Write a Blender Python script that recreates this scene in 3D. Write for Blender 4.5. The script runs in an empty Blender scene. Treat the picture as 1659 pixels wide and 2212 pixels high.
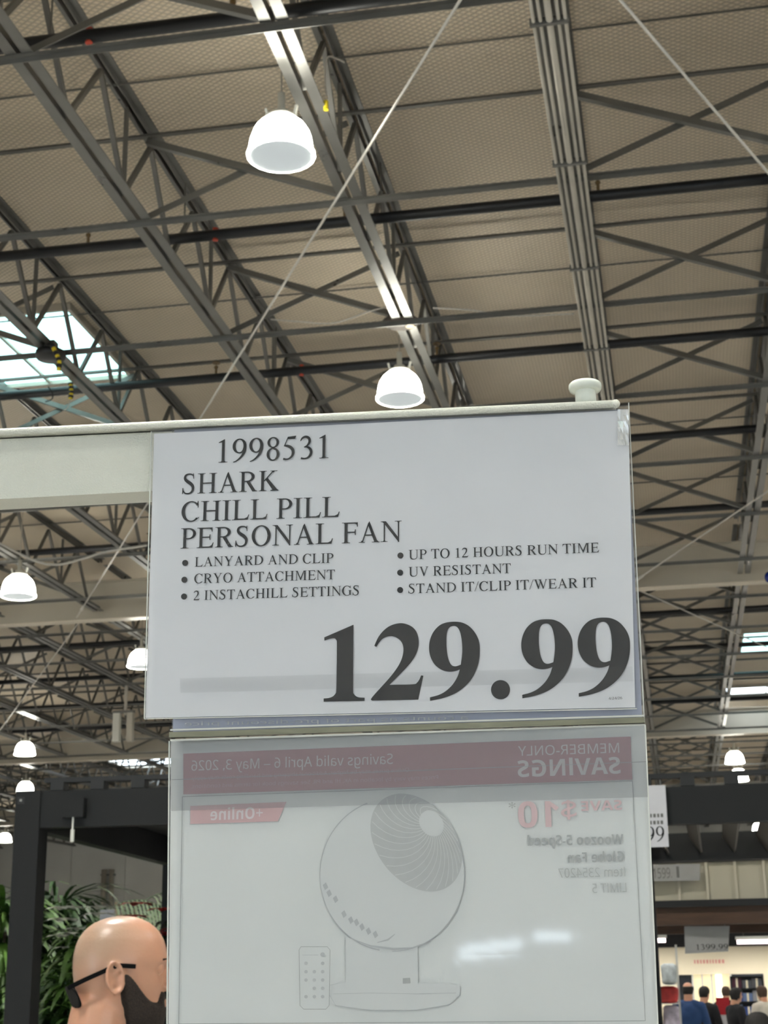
import bpy, bmesh, math, random
from mathutils import Vector, Matrix, noise
from mathutils.geometry import tessellate_polygon
random.seed(7)
sc = bpy.context.scene
COL = sc.collection
# ================================================================ CAMERA, WORLD, EXPOSURE
# The photograph's vanishing points (joists run along +Y, pipes along +X) give the camera's turn and tilt.
FPX, CX, CY = 3322.0, 829.5, 1106.0
EYE = Vector((0, 0, 1.7))
_vy = Vector((1480 - CX, -(2105 - CY), -FPX))
_b = _vy + Vector((1, .015, 0)) * 1000
_yd = _vy.normalized(); _up = _b.cross(_vy).normalized()
if _up.y < 0: _up = -_up
_xd = _yd.cross(_up)
CAMR = Matrix((_xd, _yd, _up))            # camera axes -> world axes
cam_data = bpy.data.cameras.new('camera'); cam = bpy.data.objects.new('camera', cam_data); COL.objects.link(cam)
cam.matrix_world = Matrix.Translation(EYE) @ CAMR.to_4x4()
cam_data.sensor_fit = 'VERTICAL'; cam_data.sensor_height = 24.0
cam_data.lens = FPX / 2212 * 24.0
cam_data.clip_start = .02; cam_data.clip_end = 300
cam_data.dof.use_dof = True; cam_data.dof.focus_distance = .86
cam_data.dof.aperture_fstop = 30
sc.camera = cam
world = bpy.data.worlds.new('world'); sc.world = world; world.use_nodes = True
world.node_tree.nodes['Background'].inputs[0].default_value = (.75, .9, 1, 1)
world.node_tree.nodes['Background'].inputs[1].default_value = 1.0
sc.view_settings.view_transform = 'Standard'; sc.view_settings.look = 'None'
sc.view_settings.gamma = 1; sc.view_settings.use_curve_mapping = False
sc.view_settings.exposure = 0.12
sc.cycles.use_light_tree = False; sc.cycles.max_bounces = 5; sc.cycles.diffuse_bounces = 3; sc.cycles.glossy_bounces = 2; sc.cycles.transmission_bounces = 2; sc.cycles.transparent_max_bounces = 8
sc.cycles.use_adaptive_sampling = True; sc.cycles.adaptive_threshold = .03; sc.cycles.adaptive_min_samples = 16
LAMP_L = 20.0          # radiance of the lit glass shades
LAMP_W = 190.0         # what each lamp throws straight down through its lens, W
SKY_L = 2.6            # radiance of the skylight domes

def ray(px, py): return CAMR @ Vector((px - CX, -(py - CY), -FPX))
def at_z(px, py, z): r = ray(px, py); return EYE + r * ((z - EYE.z) / r.z)
def at_y(px, py, y): r = ray(px, py); return EYE + r * (y / r.y)
def proj(p):
    c = CAMR.transposed() @ (Vector(p) - EYE); return CX - FPX * c.x / c.z, CY + FPX * c.y / c.z, -c.z

# ================================================================ MATERIALS
def lin(c): return tuple((x / 255 / 12.92) if x <= 10 else ((x / 255 + .055) / 1.055) ** 2.4 for x in c)
def mat(name, rgb, rough=.6, metal=0, var=0, vscale=5, bump=0, bscale=40, emit=0, ecol=None, spec=None, stretch=None, rvar=0):
    m = bpy.data.materials.new(name); m.use_nodes = True
    nt = m.node_tree; N, L = nt.nodes, nt.links
    b = N['Principled BSDF']; col = lin(rgb)
    b.inputs['Base Color'].default_value = (*col, 1); b.inputs['Roughness'].default_value = rough; b.inputs['Metallic'].default_value = metal
    if spec is not None: b.inputs['Specular IOR Level'].default_value = spec
    tc = N.new('ShaderNodeTexCoord'); src = tc.outputs['Object']
    if stretch:
        mp = N.new('ShaderNodeMapping'); mp.inputs['Scale'].default_value = stretch; L.new(src, mp.inputs[0]); src = mp.outputs[0]
    if var or rvar:
        n = N.new('ShaderNodeTexNoise'); n.inputs['Scale'].default_value = vscale; n.inputs['Detail'].default_value = 3; L.new(src, n.inputs['Vector'])
        if var:
            r = N.new('ShaderNodeMapRange'); r.inputs['From Min'].default_value = .3; r.inputs['From Max'].default_value = .7
            r.inputs['To Min'].default_value = 1 - var; r.inputs['To Max'].default_value = 1 + var; L.new(n.outputs[0], r.inputs[0])
            mx = N.new('ShaderNodeVectorMath'); mx.operation = 'SCALE'; mx.inputs[0].default_value = col; L.new(r.outputs[0], mx.inputs['Scale'])
            L.new(mx.outputs[0], b.inputs['Base Color'])
        if rvar:
            r2 = N.new('ShaderNodeMapRange'); r2.inputs['To Min'].default_value = max(0, rough - rvar); r2.inputs['To Max'].default_value = rough + rvar
            L.new(n.outputs[0], r2.inputs[0]); L.new(r2.outputs[0], b.inputs['Roughness'])
    if bump:
        n2 = N.new('ShaderNodeTexNoise'); n2.inputs['Scale'].default_value = bscale; n2.inputs['Detail'].default_value = 2; L.new(src, n2.inputs['Vector'])
        bp = N.new('ShaderNodeBump'); bp.inputs['Strength'].default_value = bump; bp.inputs['Distance'].default_value = .01
        L.new(n2.outputs[0], bp.inputs['Height']); L.new(bp.outputs[0], b.inputs['Normal'])
    if emit:
        e = lin(ecol) if ecol else col
        b.inputs['Emission Color'].default_value = (*e, 1); b.inputs['Emission Strength'].default_value = emit
    return m
def film(name, rgb, alpha, rough=.15, gloss=.08):
    """clear plastic: mostly transparent, a little tinted scatter, a little shine"""
    m = bpy.data.materials.new(name); m.use_nodes = True; nt = m.node_tree; N, L = nt.nodes, nt.links
    N.remove(N['Principled BSDF']); out = N['Material Output']
    t = N.new('ShaderNodeBsdfTransparent'); d = N.new('ShaderNodeBsdfDiffuse'); d.inputs[0].default_value = (*lin(rgb), 1)
    g = N.new('ShaderNodeBsdfGlossy'); g.inputs['Roughness'].default_value = rough
    a = N.new('ShaderNodeMixShader'); a.inputs[0].default_value = alpha; L.new(t.outputs[0], a.inputs[1]); L.new(d.outputs[0], a.inputs[2])
    lw = N.new('ShaderNodeLayerWeight'); lw.inputs[0].default_value = .2
    ml = N.new('ShaderNodeMath'); ml.operation = 'MULTIPLY_ADD'; ml.inputs[1].default_value = .5; ml.inputs[2].default_value = gloss
    L.new(lw.outputs['Fresnel'], ml.inputs[0])
    c = N.new('ShaderNodeMixShader'); L.new(ml.outputs[0], c.inputs[0]); L.new(a.outputs[0], c.inputs[1]); L.new(g.outputs[0], c.inputs[2])
    L.new(c.outputs[0], out.inputs[0]); return m

M = {}
M['steel'] = mat('grey painted steel', (116, 115, 111), .32, .6, var=.12, vscale=3, rvar=.12)
M['steel_dark'] = mat('dark steel', (100, 98, 93), .42, .4, var=.15, vscale=3)
M['steel_light'] = mat('pale conduit steel', (186, 180, 168), .38, .45, var=.08, vscale=3)
M['girder'] = mat('warm grey girder paint', (190, 183, 168), .5, .1, var=.06, vscale=.8)
M['girder_low'] = mat('pale girder flange', (214, 204, 186), .45, .1, var=.05, vscale=1)
M['pipe'] = mat('black sprinkler pipe', (16, 18, 22), .45, .1, var=.1)
M['red'] = mat('red clamp paint', (170, 60, 40), .5)
M['brass'] = mat('brass sprinkler', (120, 100, 70), .4, .7)
M['wire'] = mat('galvanised rod', (214, 210, 202), .35, .35)
M['cable'] = mat('pale cable', (190, 185, 175), .6)
M['yellow'] = mat('yellow plastic', (225, 200, 40), .5)
M['black'] = mat('black plastic', (20, 20, 20), .5)
M['shade'] = mat('lit acrylic shade', (235, 238, 225), .3, emit=LAMP_L, ecol=(255, 253, 240))
M['lens'] = mat('lamp lens', (196, 204, 210), .3, emit=.30, ecol=(235, 245, 250))
M['lamp_metal'] = mat('cast lamp housing', (215, 214, 205), .35, .3)
M['sky'] = mat('skylight dome', (215, 240, 240), .4, emit=SKY_L, ecol=(188, 240, 240))
M['sky_far'] = mat('far skylight dome', (225, 236, 245), .4, emit=SKY_L * 2, ecol=(222, 238, 250))
M['cream_coat'] = mat('cream powder coat', (216, 216, 205), .5, var=.02, vscale=60, bump=.25, bscale=900)
M['plastic_white'] = mat('milky plastic', (224, 228, 219), .25, var=.05, vscale=150)
M['paper'] = mat('white paper', (226, 226, 230), .55, var=.022, vscale=16, bump=.12, bscale=14)
M['ink'] = mat('black toner', (27, 26, 26), .7, spec=.15, var=.16, vscale=420)
M['flyer'] = mat('back of the flyer', (221, 223, 222), .6, var=.02, vscale=14, bump=.1, bscale=10)
M['backing'] = mat('bluish backing sheet', (190, 195, 216), .6, var=.035, vscale=30, stretch=(1, 14, 1))
M['pinkband'] = mat('red band through paper', (176, 134, 141), .6, var=.03, vscale=25)
M['pinktag'] = mat('red tag through paper', (208, 172, 174), .6, var=.02, vscale=25)
M['pinkink'] = mat('red ink through paper', (218, 188, 190), .6)
M['pinkfine'] = mat('fine print in the band', (196, 170, 174), .6)
M['whiteink'] = mat('white letters in the band', (218, 210, 212), .6)
M['greyink'] = mat('grey ink through paper', (172, 174, 174), .6)
M['greyfine'] = mat('light grey ink through paper', (186, 188, 187), .6)
M['line'] = mat('thin frame line', (166, 168, 168), .6)
M['globe'] = mat('globe print', (213, 215, 215), .6)
M['globe_dark'] = mat('globe shading print', (188, 190, 192), .6, var=.05, vscale=200)
M['globe_edge'] = mat('globe edge print', (182, 184, 187), .6)
M['grille'] = mat('grille print', (188, 190, 190), .6, var=.04, vscale=200)
M['grille_line'] = mat('grille line print', (210, 212, 211), .6)
M['film'] = film('clear sleeve film', (205, 210, 220), .12, gloss=.04)
M['film_thin'] = film('clear laminate film', (215, 215, 222), .03, rough=.12, gloss=.03)
M['film_shadow'] = film('painted shadow tint', (150, 156, 166), .13, gloss=.01)
M['film_low'] = film('lower sleeve film', (215, 215, 222), .02, rough=.04, gloss=.05)
M['tape'] = film('crinkled tape', (235, 235, 230), .35, rough=.2, gloss=.2)
M['edge'] = mat('bright film edge', (205, 206, 200), .2, spec=.8)
M['strip'] = mat('clear joint strip', (122, 122, 106), .12, var=.12, vscale=60, stretch=(1, 8, 1))
M['char'] = mat('charcoal aluminium', (22, 23, 24), .6, spec=.3, var=.04, vscale=2)
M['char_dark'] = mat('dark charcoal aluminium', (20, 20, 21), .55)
M['louver'] = mat('louver blade', (74, 68, 62), .5)
M['beige'] = mat('beige wall panel', (172, 166, 148), .6, var=.04, vscale=2)
M['rib'] = mat('pale valance rib', (184, 178, 160), .5)
M['wood'] = mat('dark brown timber', (72, 50, 34), .6, var=.2, vscale=4, stretch=(1, 8, 8))
M['wall_grey'] = mat('grey wall panel', (186, 186, 182), .8, var=.05, vscale=.5)
M['cream_wall'] = mat('cream wall', (236, 226, 200), .8, var=.02, vscale=.6)
M['dark_wall'] = mat('dark soffit', (18, 18, 20), .8)
M['floor'] = mat('polished concrete', (152, 151, 148), .4, var=.08, vscale=.7)
M['skin'] = mat('skin', (196, 146, 120), .33, var=.07, vscale=14, bump=.05, bscale=160)
M['skin'].node_tree.nodes['Principled BSDF'].inputs['Subsurface Weight'].default_value = .15
M['skin'].node_tree.nodes['Principled BSDF'].inputs['Subsurface Radius'].default_value = (.012, .005, .003)
M['skin'].node_tree.nodes['Principled BSDF'].inputs['Subsurface Scale'].default_value = .5
M['beard'] = mat('dark brown beard', (46, 34, 27), .85, var=.45, vscale=260, bump=.9, bscale=420)
M['glasses'] = mat('black sunglasses', (6, 6, 7), .6, spec=.1)
M['lip'] = mat('lips', (176, 110, 100), .45)
M['eye'] = mat('eye white', (225, 220, 215), .2)
M['iris'] = mat('iris', (70, 60, 50), .2)
M['green_shirt'] = mat('dark green shirt', (62, 84, 74), .9, var=.12, vscale=40)
M['jeans'] = mat('dark jeans', (44, 50, 66), .9, var=.1, vscale=40)
M['shoe'] = mat('dark shoe', (30, 30, 32), .7)
M['blue_shirt'] = mat('navy blue sweater', (34, 62, 104), .9, var=.1, vscale=12)
M['black_cloth'] = mat('black cloth', (20, 20, 24), .9)
M['white_cloth'] = mat('off white knit', (190, 184, 172), .9, var=.06, vscale=20)
M['hair_dark'] = mat('dark hair', (26, 23, 21), .8, bump=.5, bscale=120)
M['hair_brown'] = mat('brown hair', (70, 52, 40), .8, bump=.5, bscale=120)
M['leaf'] = mat('palm leaf', (66, 98, 34), .5, var=.3, vscale=6)
M['leaf_dark'] = mat('dark leaf', (38, 66, 24), .5, var=.4, vscale=7)
M['leaf_pale'] = mat('pale drooping leaf', (96, 112, 84), .55, var=.15, vscale=5)
M['trunk'] = mat('plant stem', (92, 80, 60), .8, var=.2)
M['pot'] = mat('dark planter', (50, 48, 46), .6)
M['petal_red'] = mat('red petals', (178, 34, 36), .5)
M['petal_white'] = mat('white petals', (214, 214, 204), .5)
M['balloon'] = mat('blue balloon', (18, 40, 120), .25)
M['tube'] = mat('fluorescent tube', (255, 240, 240), .4, emit=3.2, ecol=(255, 236, 238))
M['sign_grey'] = mat('grey sign card', (148, 147, 145), .6, var=.05, vscale=9)
M['sign_ink'] = mat('grey sign print', (98, 97, 95), .6)
M['sign_white'] = mat('white sign card', (196, 195, 200), .6, var=.03, vscale=9)
M['red_ink'] = mat('faded red letters', (214, 150, 138), .6)
M['lit_room'] = mat('lit room beyond', (220, 208, 170), .7, emit=.75, ecol=(226, 214, 176))
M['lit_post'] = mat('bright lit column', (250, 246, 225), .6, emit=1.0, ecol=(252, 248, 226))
M['dark_glass'] = mat('dark glazing', (40, 42, 48), .15)

def scalp(m, c, rad, rgb):
    """shaved-hair shadow over the crown: a patch of the skin itself, in the body's own coordinates"""
    nt = m.node_tree; N, L = nt.nodes, nt.links; b = N['Principled BSDF']
    tc = N.new('ShaderNodeTexCoord'); v = N.new('ShaderNodeVectorMath'); v.operation = 'SUBTRACT'; v.inputs[1].default_value = c; L.new(tc.outputs['Object'], v.inputs[0])
    l = N.new('ShaderNodeVectorMath'); l.operation = 'LENGTH'; L.new(v.outputs[0], l.inputs[0])
    r = N.new('ShaderNodeMapRange'); r.inputs['From Min'].default_value = rad + .02; r.inputs['From Max'].default_value = rad - .02; L.new(l.outputs['Value'], r.inputs[0])
    old = b.inputs['Base Color'].links[0].from_socket; mx = N.new('ShaderNodeMix'); mx.data_type = 'RGBA'; mx.inputs[7].default_value = (*lin(rgb), 1)
    L.new(r.outputs[0], mx.inputs[0]); L.new(old, mx.inputs[6]); L.new(mx.outputs[2], b.inputs['Base Color'])
def ceiling_mat():
    m = bpy.data.materials.new('quilted roof insulation'); m.use_nodes = True; nt = m.node_tree; N, L = nt.nodes, nt.links
    b = N['Principled BSDF']; b.inputs['Roughness'].default_value = .42
    tc = N.new('ShaderNodeTexCoord')
    def wave(sg):
        a = N.new('ShaderNodeVectorMath'); a.operation = 'DOT_PRODUCT'; a.inputs[1].default_value = (math.pi / .088, sg * math.pi / .060, 0); L.new(tc.outputs['Object'], a.inputs[0])
        s = N.new('ShaderNodeMath'); s.operation = 'SINE'; L.new(a.outputs['Value'], s.inputs[0])
        q = N.new('ShaderNodeMath'); q.operation = 'ABSOLUTE'; L.new(s.outputs[0], q.inputs[0]); return q.outputs[0]
    w1, w2 = wave(1), wave(-1)
    mn = N.new('ShaderNodeMath'); mn.operation = 'MINIMUM'; L.new(w1, mn.inputs[0]); L.new(w2, mn.inputs[1])
    pw = N.new('ShaderNodeMath'); pw.operation = 'POWER'; pw.inputs[1].default_value = .5; L.new(mn.outputs[0], pw.inputs[0])
    big = N.new('ShaderNodeTexNoise'); big.inputs['Scale'].default_value = .7; big.inputs['Detail'].default_value = 2; L.new(tc.outputs['Object'], big.inputs['Vector'])
    cr_ = N.new('ShaderNodeMapRange'); cr_.inputs['To Min'].default_value = .45; cr_.inputs['To Max'].default_value = 1.06; L.new(pw.outputs[0], cr_.inputs[0])
    br = N.new('ShaderNodeMapRange'); br.inputs['To Min'].default_value = .86; br.inputs['To Max'].default_value = 1.14; L.new(big.outputs[0], br.inputs[0])
    mu = N.new('ShaderNodeMath'); mu.operation = 'MULTIPLY'; L.new(cr_.outputs[0], mu.inputs[0]); L.new(br.outputs[0], mu.inputs[1])
    vm = N.new('ShaderNodeVectorMath'); vm.operation = 'SCALE'; vm.inputs[0].default_value = lin((222, 207, 183)); L.new(mu.outputs[0], vm.inputs['Scale'])
    L.new(vm.outputs[0], b.inputs['Base Color'])
    ad = N.new('ShaderNodeMath'); ad.operation = 'MULTIPLY_ADD'; ad.inputs[1].default_value = 6.0; L.new(big.outputs[0], ad.inputs[0]); L.new(pw.outputs[0], ad.inputs[2])
    bp = N.new('ShaderNodeBump'); bp.inputs['Strength'].default_value = .6; bp.inputs['Distance'].default_value = .03; L.new(ad.outputs[0], bp.inputs['Height'])
    L.new(bp.outputs[0], b.inputs['Normal']); return m
M['quilt'] = ceiling_mat()

# ================================================================ MESH AND SCENE HELPERS
class MB:
    """collects vertices and faces, then links them as one mesh object"""
    def __init__(s): s.v, s.f, s.mi = [], [], []
    def add(s, v, f, mi=0):
        o = len(s.v); s.v += [tuple(p) for p in v]; s.f += [[i + o for i in q] for q in f]; s.mi += [mi] * len(f); return s
    def box(s, x0, y0, z0, x1, y1, z1, mi=0):
        return s.add([(x0,y0,z0),(x1,y0,z0),(x1,y1,z0),(x0,y1,z0),(x0,y0,z1),(x1,y0,z1),(x1,y1,z1),(x0,y1,z1)],
                     [(3,2,1,0),(4,5,6,7),(0,1,5,4),(1,2,6,5),(2,3,7,6),(3,0,4,7)], mi)
    def bar(s, a, b, w, h, up=(0, 0, 1), mi=0):
        a, b = Vector(a), Vector(b); d = (b - a).normalized(); u = Vector(up)
        if abs(d.dot(u)) > .98: u = Vector((1, 0, 0))
        r = d.cross(u).normalized(); u = r.cross(d)
        P = [p + r * sx * w / 2 + u * sy * h / 2 for p in (a, b) for sx, sy in ((-1,-1),(1,-1),(1,1),(-1,1))]
        return s.add(P, [(3,2,1,0),(4,5,6,7),(0,1,5,4),(1,2,6,5),(2,3,7,6),(3,0,4,7)], mi)
    def angle(s, a, b, w, t, sx=1, sy=1, up=(0, 0, 1)):
        """L section from a to b, legs of width w"""
        a, b = Vector(a), Vector(b); d = (b - a).normalized(); u = Vector(up)
        if abs(d.dot(u)) > .98: u = Vector((1, 0, 0))
        r = d.cross(u).normalized(); u = r.cross(d)
        s.bar(a + r * sx * w / 2 + u * sy * t / 2, b + r * sx * w / 2 + u * sy * t / 2, w, t, u)
        return s.bar(a + r * sx * t / 2 + u * sy * w / 2, b + r * sx * t / 2 + u * sy * w / 2, t, w, u)
    def tube(s, pts, r, n=8, mi=0, rad=None, cap=True):
        P = [Vector(p) for p in pts]; rings = []; u = None
        for i, p in enumerate(P):
            d = (P[min(i+1, len(P)-1)] - P[max(i-1, 0)]).normalized()
            if u is None: u = d.orthogonal().normalized()
            u = (u - d * u.dot(d)).normalized(); w = d.cross(u); rr = rad[i] if rad else r
            rings.append([p + (u * math.cos(2*math.pi*k/n) + w * math.sin(2*math.pi*k/n)) * rr for k in range(n)])
        V = [v for q in rings for v in q]
        F = [(i*n+k, i*n+(k+1) % n, (i+1)*n+(k+1) % n, (i+1)*n+k) for i in range(len(P)-1) for k in range(n)]
        if cap: F += [tuple(reversed(range(n))), tuple(range((len(P)-1)*n, len(P)*n))]
        return s.add(V, F, mi)
    def lathe(s, prof, n=24, c=(0, 0, 0), mi=0, cap0=False, cap1=False):
        c = Vector(c); V = [c + Vector((r*math.cos(2*math.pi*k/n), r*math.sin(2*math.pi*k/n), z)) for r, z in prof for k in range(n)]
        F = [(i*n+k, i*n+(k+1) % n, (i+1)*n+(k+1) % n, (i+1)*n+k) for i in range(len(prof)-1) for k in range(n)]
        if cap0: F.append(tuple(reversed(range(n))))
        if cap1: F.append(tuple(range((len(prof)-1)*n, len(prof)*n)))
        return s.add(V, F, mi)
    def ell(s, c, r, n=16, m=10, mi=0, R=None):
        c = Vector(c); V = []
        for i in range(m + 1):
            t = math.pi * i / m
            for k in range(n):
                a = 2 * math.pi * k / n; p = Vector((r[0]*math.sin(t)*math.cos(a), r[1]*math.sin(t)*math.sin(a), r[2]*math.cos(t)))
                V.append(c + (R @ p if R else p))
        F = [(i*n+k, (i+1)*n+k, (i+1)*n+(k+1) % n, i*n+(k+1) % n) for i in range(m) for k in range(n)]
        return s.add(V, F, mi)
    def mesh(s, name, mats, smooth=False):
        me = bpy.data.meshes.new(name); me.from_pydata(s.v, [], s.f)
        for m_ in (mats if isinstance(mats, (list, tuple)) else [mats]): me.materials.append(m_)
        if any(s.mi): me.polygons.foreach_set('material_index', s.mi)
        me.validate(); 
        if smooth: me.polygons.foreach_set('use_smooth', [True] * len(me.polygons))
        me.update(); return me
    def build(s, name, mats, parent=None, smooth=False):
        return link(name, s.mesh(name, mats, smooth), parent)
def link(name, me, parent=None):
    o = bpy.data.objects.new(name, me); COL.objects.link(o)
    if parent: o.parent = parent
    return o
def tag(o, label=None, cat=None, group=None, kind=None):
    if label: o['label'] = label
    if cat: o['category'] = cat
    if group: o['group'] = group
    if kind: o['kind'] = kind
    return o
def thing(name, label, cat, loc=(0, 0, 0), rz=0, group=None):
    o = bpy.data.objects.new(name, None); COL.objects.link(o); o.location = loc; o.rotation_euler = (0, 0, rz)
    o.empty_display_size = .1
    return tag(o, label, cat, group)
def copy_tree(o, parent=None):
    c = o.copy(); COL.objects.link(c)
    if parent: c.parent = parent
    for ch in list(o.children): copy_tree(ch, c)
    return c
ORD = ['first', 'second', 'third', 'fourth', 'fifth', 'sixth', 'seventh', 'eighth', 'ninth', 'tenth', 'eleventh', 'twelfth', 'thirteenth', 'fourteenth', 'fifteenth',
       'sixteenth', 'seventeenth', 'eighteenth', 'nineteenth', 'twentieth', 'twenty-first', 'twenty-second', 'twenty-third', 'twenty-fourth', 'twenty-fifth']
# ================================================================ THE HALL (structure)
ZB, ZT, ZD = 8.40, 9.30, 9.42          # bottom chord, top chord, underside of the roof deck
XL, XR, Y0, Y1 = -42.0, 16.0, -14.0, 76.0
tag(MB().box(XL, Y0, -.1, XR, Y1, 0).build('floor', M['floor']), kind='structure')
tag(MB().box(XL, Y0, ZD, XR, Y1, ZD + .2).build('ceiling', M['quilt']), kind='structure')
tag(MB().box(XL - .3, Y0, 0, XL, Y1, ZD).build('wall_left', M['wall_grey']), kind='structure')
tag(MB().box(XR, Y0, 0, XR + .3, Y1, ZD).build('wall_right', M['wall_grey']), kind='structure')
tag(MB().box(XL, Y0 - .3, 0, XR, Y0, ZD).build('wall_back', M['wall_grey']), kind='structure')
far = tag(MB().box(XL, Y1 + .06, 0, XR, Y1 + .3, ZD).build('wall_front', M['wall_grey']), kind='structure')
for i in range(20):                     # tilt-up wall panels, each its own slab with an open joint
    x0 = XL + i * 2.9
    for z0, z1 in ((0, 4.7), (4.74, ZD)):
        MB().box(x0 + .02, Y1, z0, min(x0 + 2.88, XR), Y1 + .06, z1).build('wall_panel', M['wall_grey'], far)

# girders along X
GY = [(8.3, 'nearest pale grey girder above the camera end of the roof'), (27.0, 'deep warm grey girder crossing behind the white price sign'),
      (45.2, 'second deep grey girder, lower in the picture above the gazebos'), (63.4, 'farthest grey girder near the far wall')]
for gy, lb in GY:
    t = thing('roof_girder', lb, 'girder', (0, gy, 8.28))
    MB().box(XL, -.006, 0, XR, .006, .72).build('web_plate', M['girder'], t)
    MB().box(XL, -.13, -.014, XR, .13, .002).build('lower_flange', M['girder_low'], t)
    MB().box(XL, -.13, .72, XR, .13, .736).build('upper_flange', M['girder'], t)
# joists along Y
XJ = [-.5 + 1.98 * k for k in range(-18, 8)]
def web_mesh():
    h = ZT - ZB - .05; m = MB()
    m.bar((0, 0, .04), (0, .6625, h + .03), .042, .042, (1, 0, 0)); return m.mesh('web_member', M['steel_dark'])
def web_mesh_b():
    h = ZT - ZB - .05; m = MB(); m.bar((0, .6625, h + .03), (0, 1.325, .04), .042, .042, (1, 0, 0)); return m.mesh('web_member', M['steel_dark'])
WA, WB = web_mesh(), web_mesh_b()
def chord_meshes(L, sx, lo=True):
    m = MB(); w = .088 if lo else .07
    m.box(*( (.022, 0, 0, .022 + w, L, .009) if sx > 0 else (-.022 - w, 0, 0, -.022, L, .009)))
    m.box(*( (.022, 0, .009, .031, L, w) if sx > 0 else (-.031, 0, .009, -.022, L, w)))
    return m
def joist(x, y0, y1, label, detail):
    t = thing('roof_joist', label, 'roof joist', (x, y0, ZB)); L = y1 - y0; dz = ZT - ZB
    for sx in (-1, 1):
        chord_meshes(L, sx).build('bottom_chord', M['steel'], t)
        m = chord_meshes(L, sx, False); m.v = [(a, b, dz + .115 - c) for a, b, c in m.v]; m.f = [tuple(reversed(q)) for q in m.f]
        m.build('top_chord', M['steel'], t)
    n = int(L / 1.325); off = (L - n * 1.325) / 2
    if detail:
        for k in range(n):
            for me in (WA, WB):
                o = link('web_member', me, t); o.location = (0, off + k * 1.325, 0)
        sp = MB()
        for k in range(n + 1):                                  # vertical struts of every second panel
            if k % 2 == 0: sp.bar((0, off + k * 1.325, .04), (0, off + k * 1.325, dz), .035, .035)
        tag(sp.build('vertical_strut', M['steel_dark'], t), kind='stuff')
    else:
        m = MB()
        for k in range(n):
            for src in (WA, WB):
                m.add([(v.co.x, v.co.y + off + k * 1.325, v.co.z) for v in src.vertices], [list(p.vertices) for p in src.polygons])
        tag(m.build('web_member', M['steel_dark'], t), kind='stuff')
    return t
bays = [(8.5, 26.8, 'nearest'), (27.2, 45.0, 'second'), (45.4, 63.2, 'third'), (63.6, 75.9, 'farthest')]
base = min(range(len(XJ)), key=lambda i: abs(XJ[i] + 2.48))     # the joist that carries the big lamps
for bi, (y0, y1, bn) in enumerate(bays):
    for i, x in enumerate(XJ):
        # keep only what the camera can see part of
        vis = False
        for k in range(13):
            for z in (ZB, ZT):
                px, py, d = proj((x, y0 + (y1 - y0) * k / 12, z))
                if d > 0 and -60 < px < 1720 and -60 < py < 2212: vis = True
        if not vis: continue
        if i == base: w = 'the one beside the lamps' if bi == 0 else 'in line with the lamps'
        elif i < base: w = f'{ORD[base - i - 1]} to the left of the lamp line'
        else: w = f'{ORD[i - base - 1]} to the right of the lamp line'
        joist(x, y0, y1, f'grey steel roof joist in the {bn} bay, {w}', bi == 0)
# rows of bridging across the joists
BY = [9.45 + 2.71 * k for k in range(25)]
bi = 0
for y in BY:
    if y > 70 or any(abs(y - g) < .45 for g, _ in GY): continue
    xr = 5.5 if y < 30 else 9.0
    xl = max(-34, -.45 * y - 4)
    t = thing('bridging_row', f'{ORD[bi]} row of steel bridging struts across the joists, counted from the camera', 'roof bracing', (0, y, ZB)); bi += 1
    MB().angle((xl, 0, -.004), (xr, 0, -.004), .05, .006, 1, -1).build('lower_strut', M['steel'], t)
    MB().angle((xl, 0, .86), (xr, 0, .86), .05, .006).build('upper_strut', M['steel_dark'], t)
    for i, x in enumerate(XJ[:-1]):
        if x < xl or x > xr or (i - base) % 2 == 0: continue      # bays A-B, C-D ... carry the crosses
        MB().bar((x + .04, -.01, .82), (x + 1.94, -.01, .05), .06, .06, (0, 1, 0)).build('brace_bar', M['steel'], t)
        MB().bar((x + .04, .02, .05), (x + 1.94, .05, .82), .06, .012, (0, 1, 0)).build('brace_bar', M['steel'], t)
# insulation support rods under the quilt
st = thing('insulation_rods', 'thin dark rods holding up the quilted roof insulation', 'roof bracing', (0, 0, ZD - .05))
for y in (10.05, 11.4, 16.0, 21.4, 24.2): MB().tube([(-14, y, 0), (5.5, y, 0)], .011, 6).build('rod', M['steel_dark'], st)
# black sprinkler pipes
for i, y in enumerate([9.75, 13.15, 16.76, 20.1, 23.7, 27.6, 31.0, 34.6, 38.2, 41.8, 46.2]):
    xl = max(-34, -.46 * y - 5)
    t = thing('sprinkler_pipe', f'{ORD[i]} black sprinkler pipe under the roof, counted from the camera', 'pipe', (0, y, 8.72))
    MB().tube([(xl, 0, 0), (9, 0, 0)], .055, 12).build('pipe_run', M['pipe'], t, True)
    if y > 27: continue
    for x in (-5.62, -3.0 if i % 2 else -2.9, -.98 + .42 * (i % 2), 2.2, -8.6):
        hd = MB().lathe([(.016, .03), (.016, .10), (.026, .11), (.026, .13), (.008, .14), (.008, .17)], 8, (x + .25 * (i % 3), 0, .02), cap1=True)
        hd.lathe([(.05, .17), (.05, .18)], 10, (x + .25 * (i % 3), 0, .02), cap0=True, cap1=True)
        hd.build('sprinkler_head', M['brass'], t)
    MB().tube([(-4.05, 0, -.06), (-4.05, 0, .07)], .03, 10).build('clamp', M['red'], t)
    for x in XJ:
        if -10 < x < 3: MB().bar((x + .09, 0, .05), (x + .09, 0, .6), .012, .012).build('hanger_rod', M['steel_dark'], t)
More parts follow.
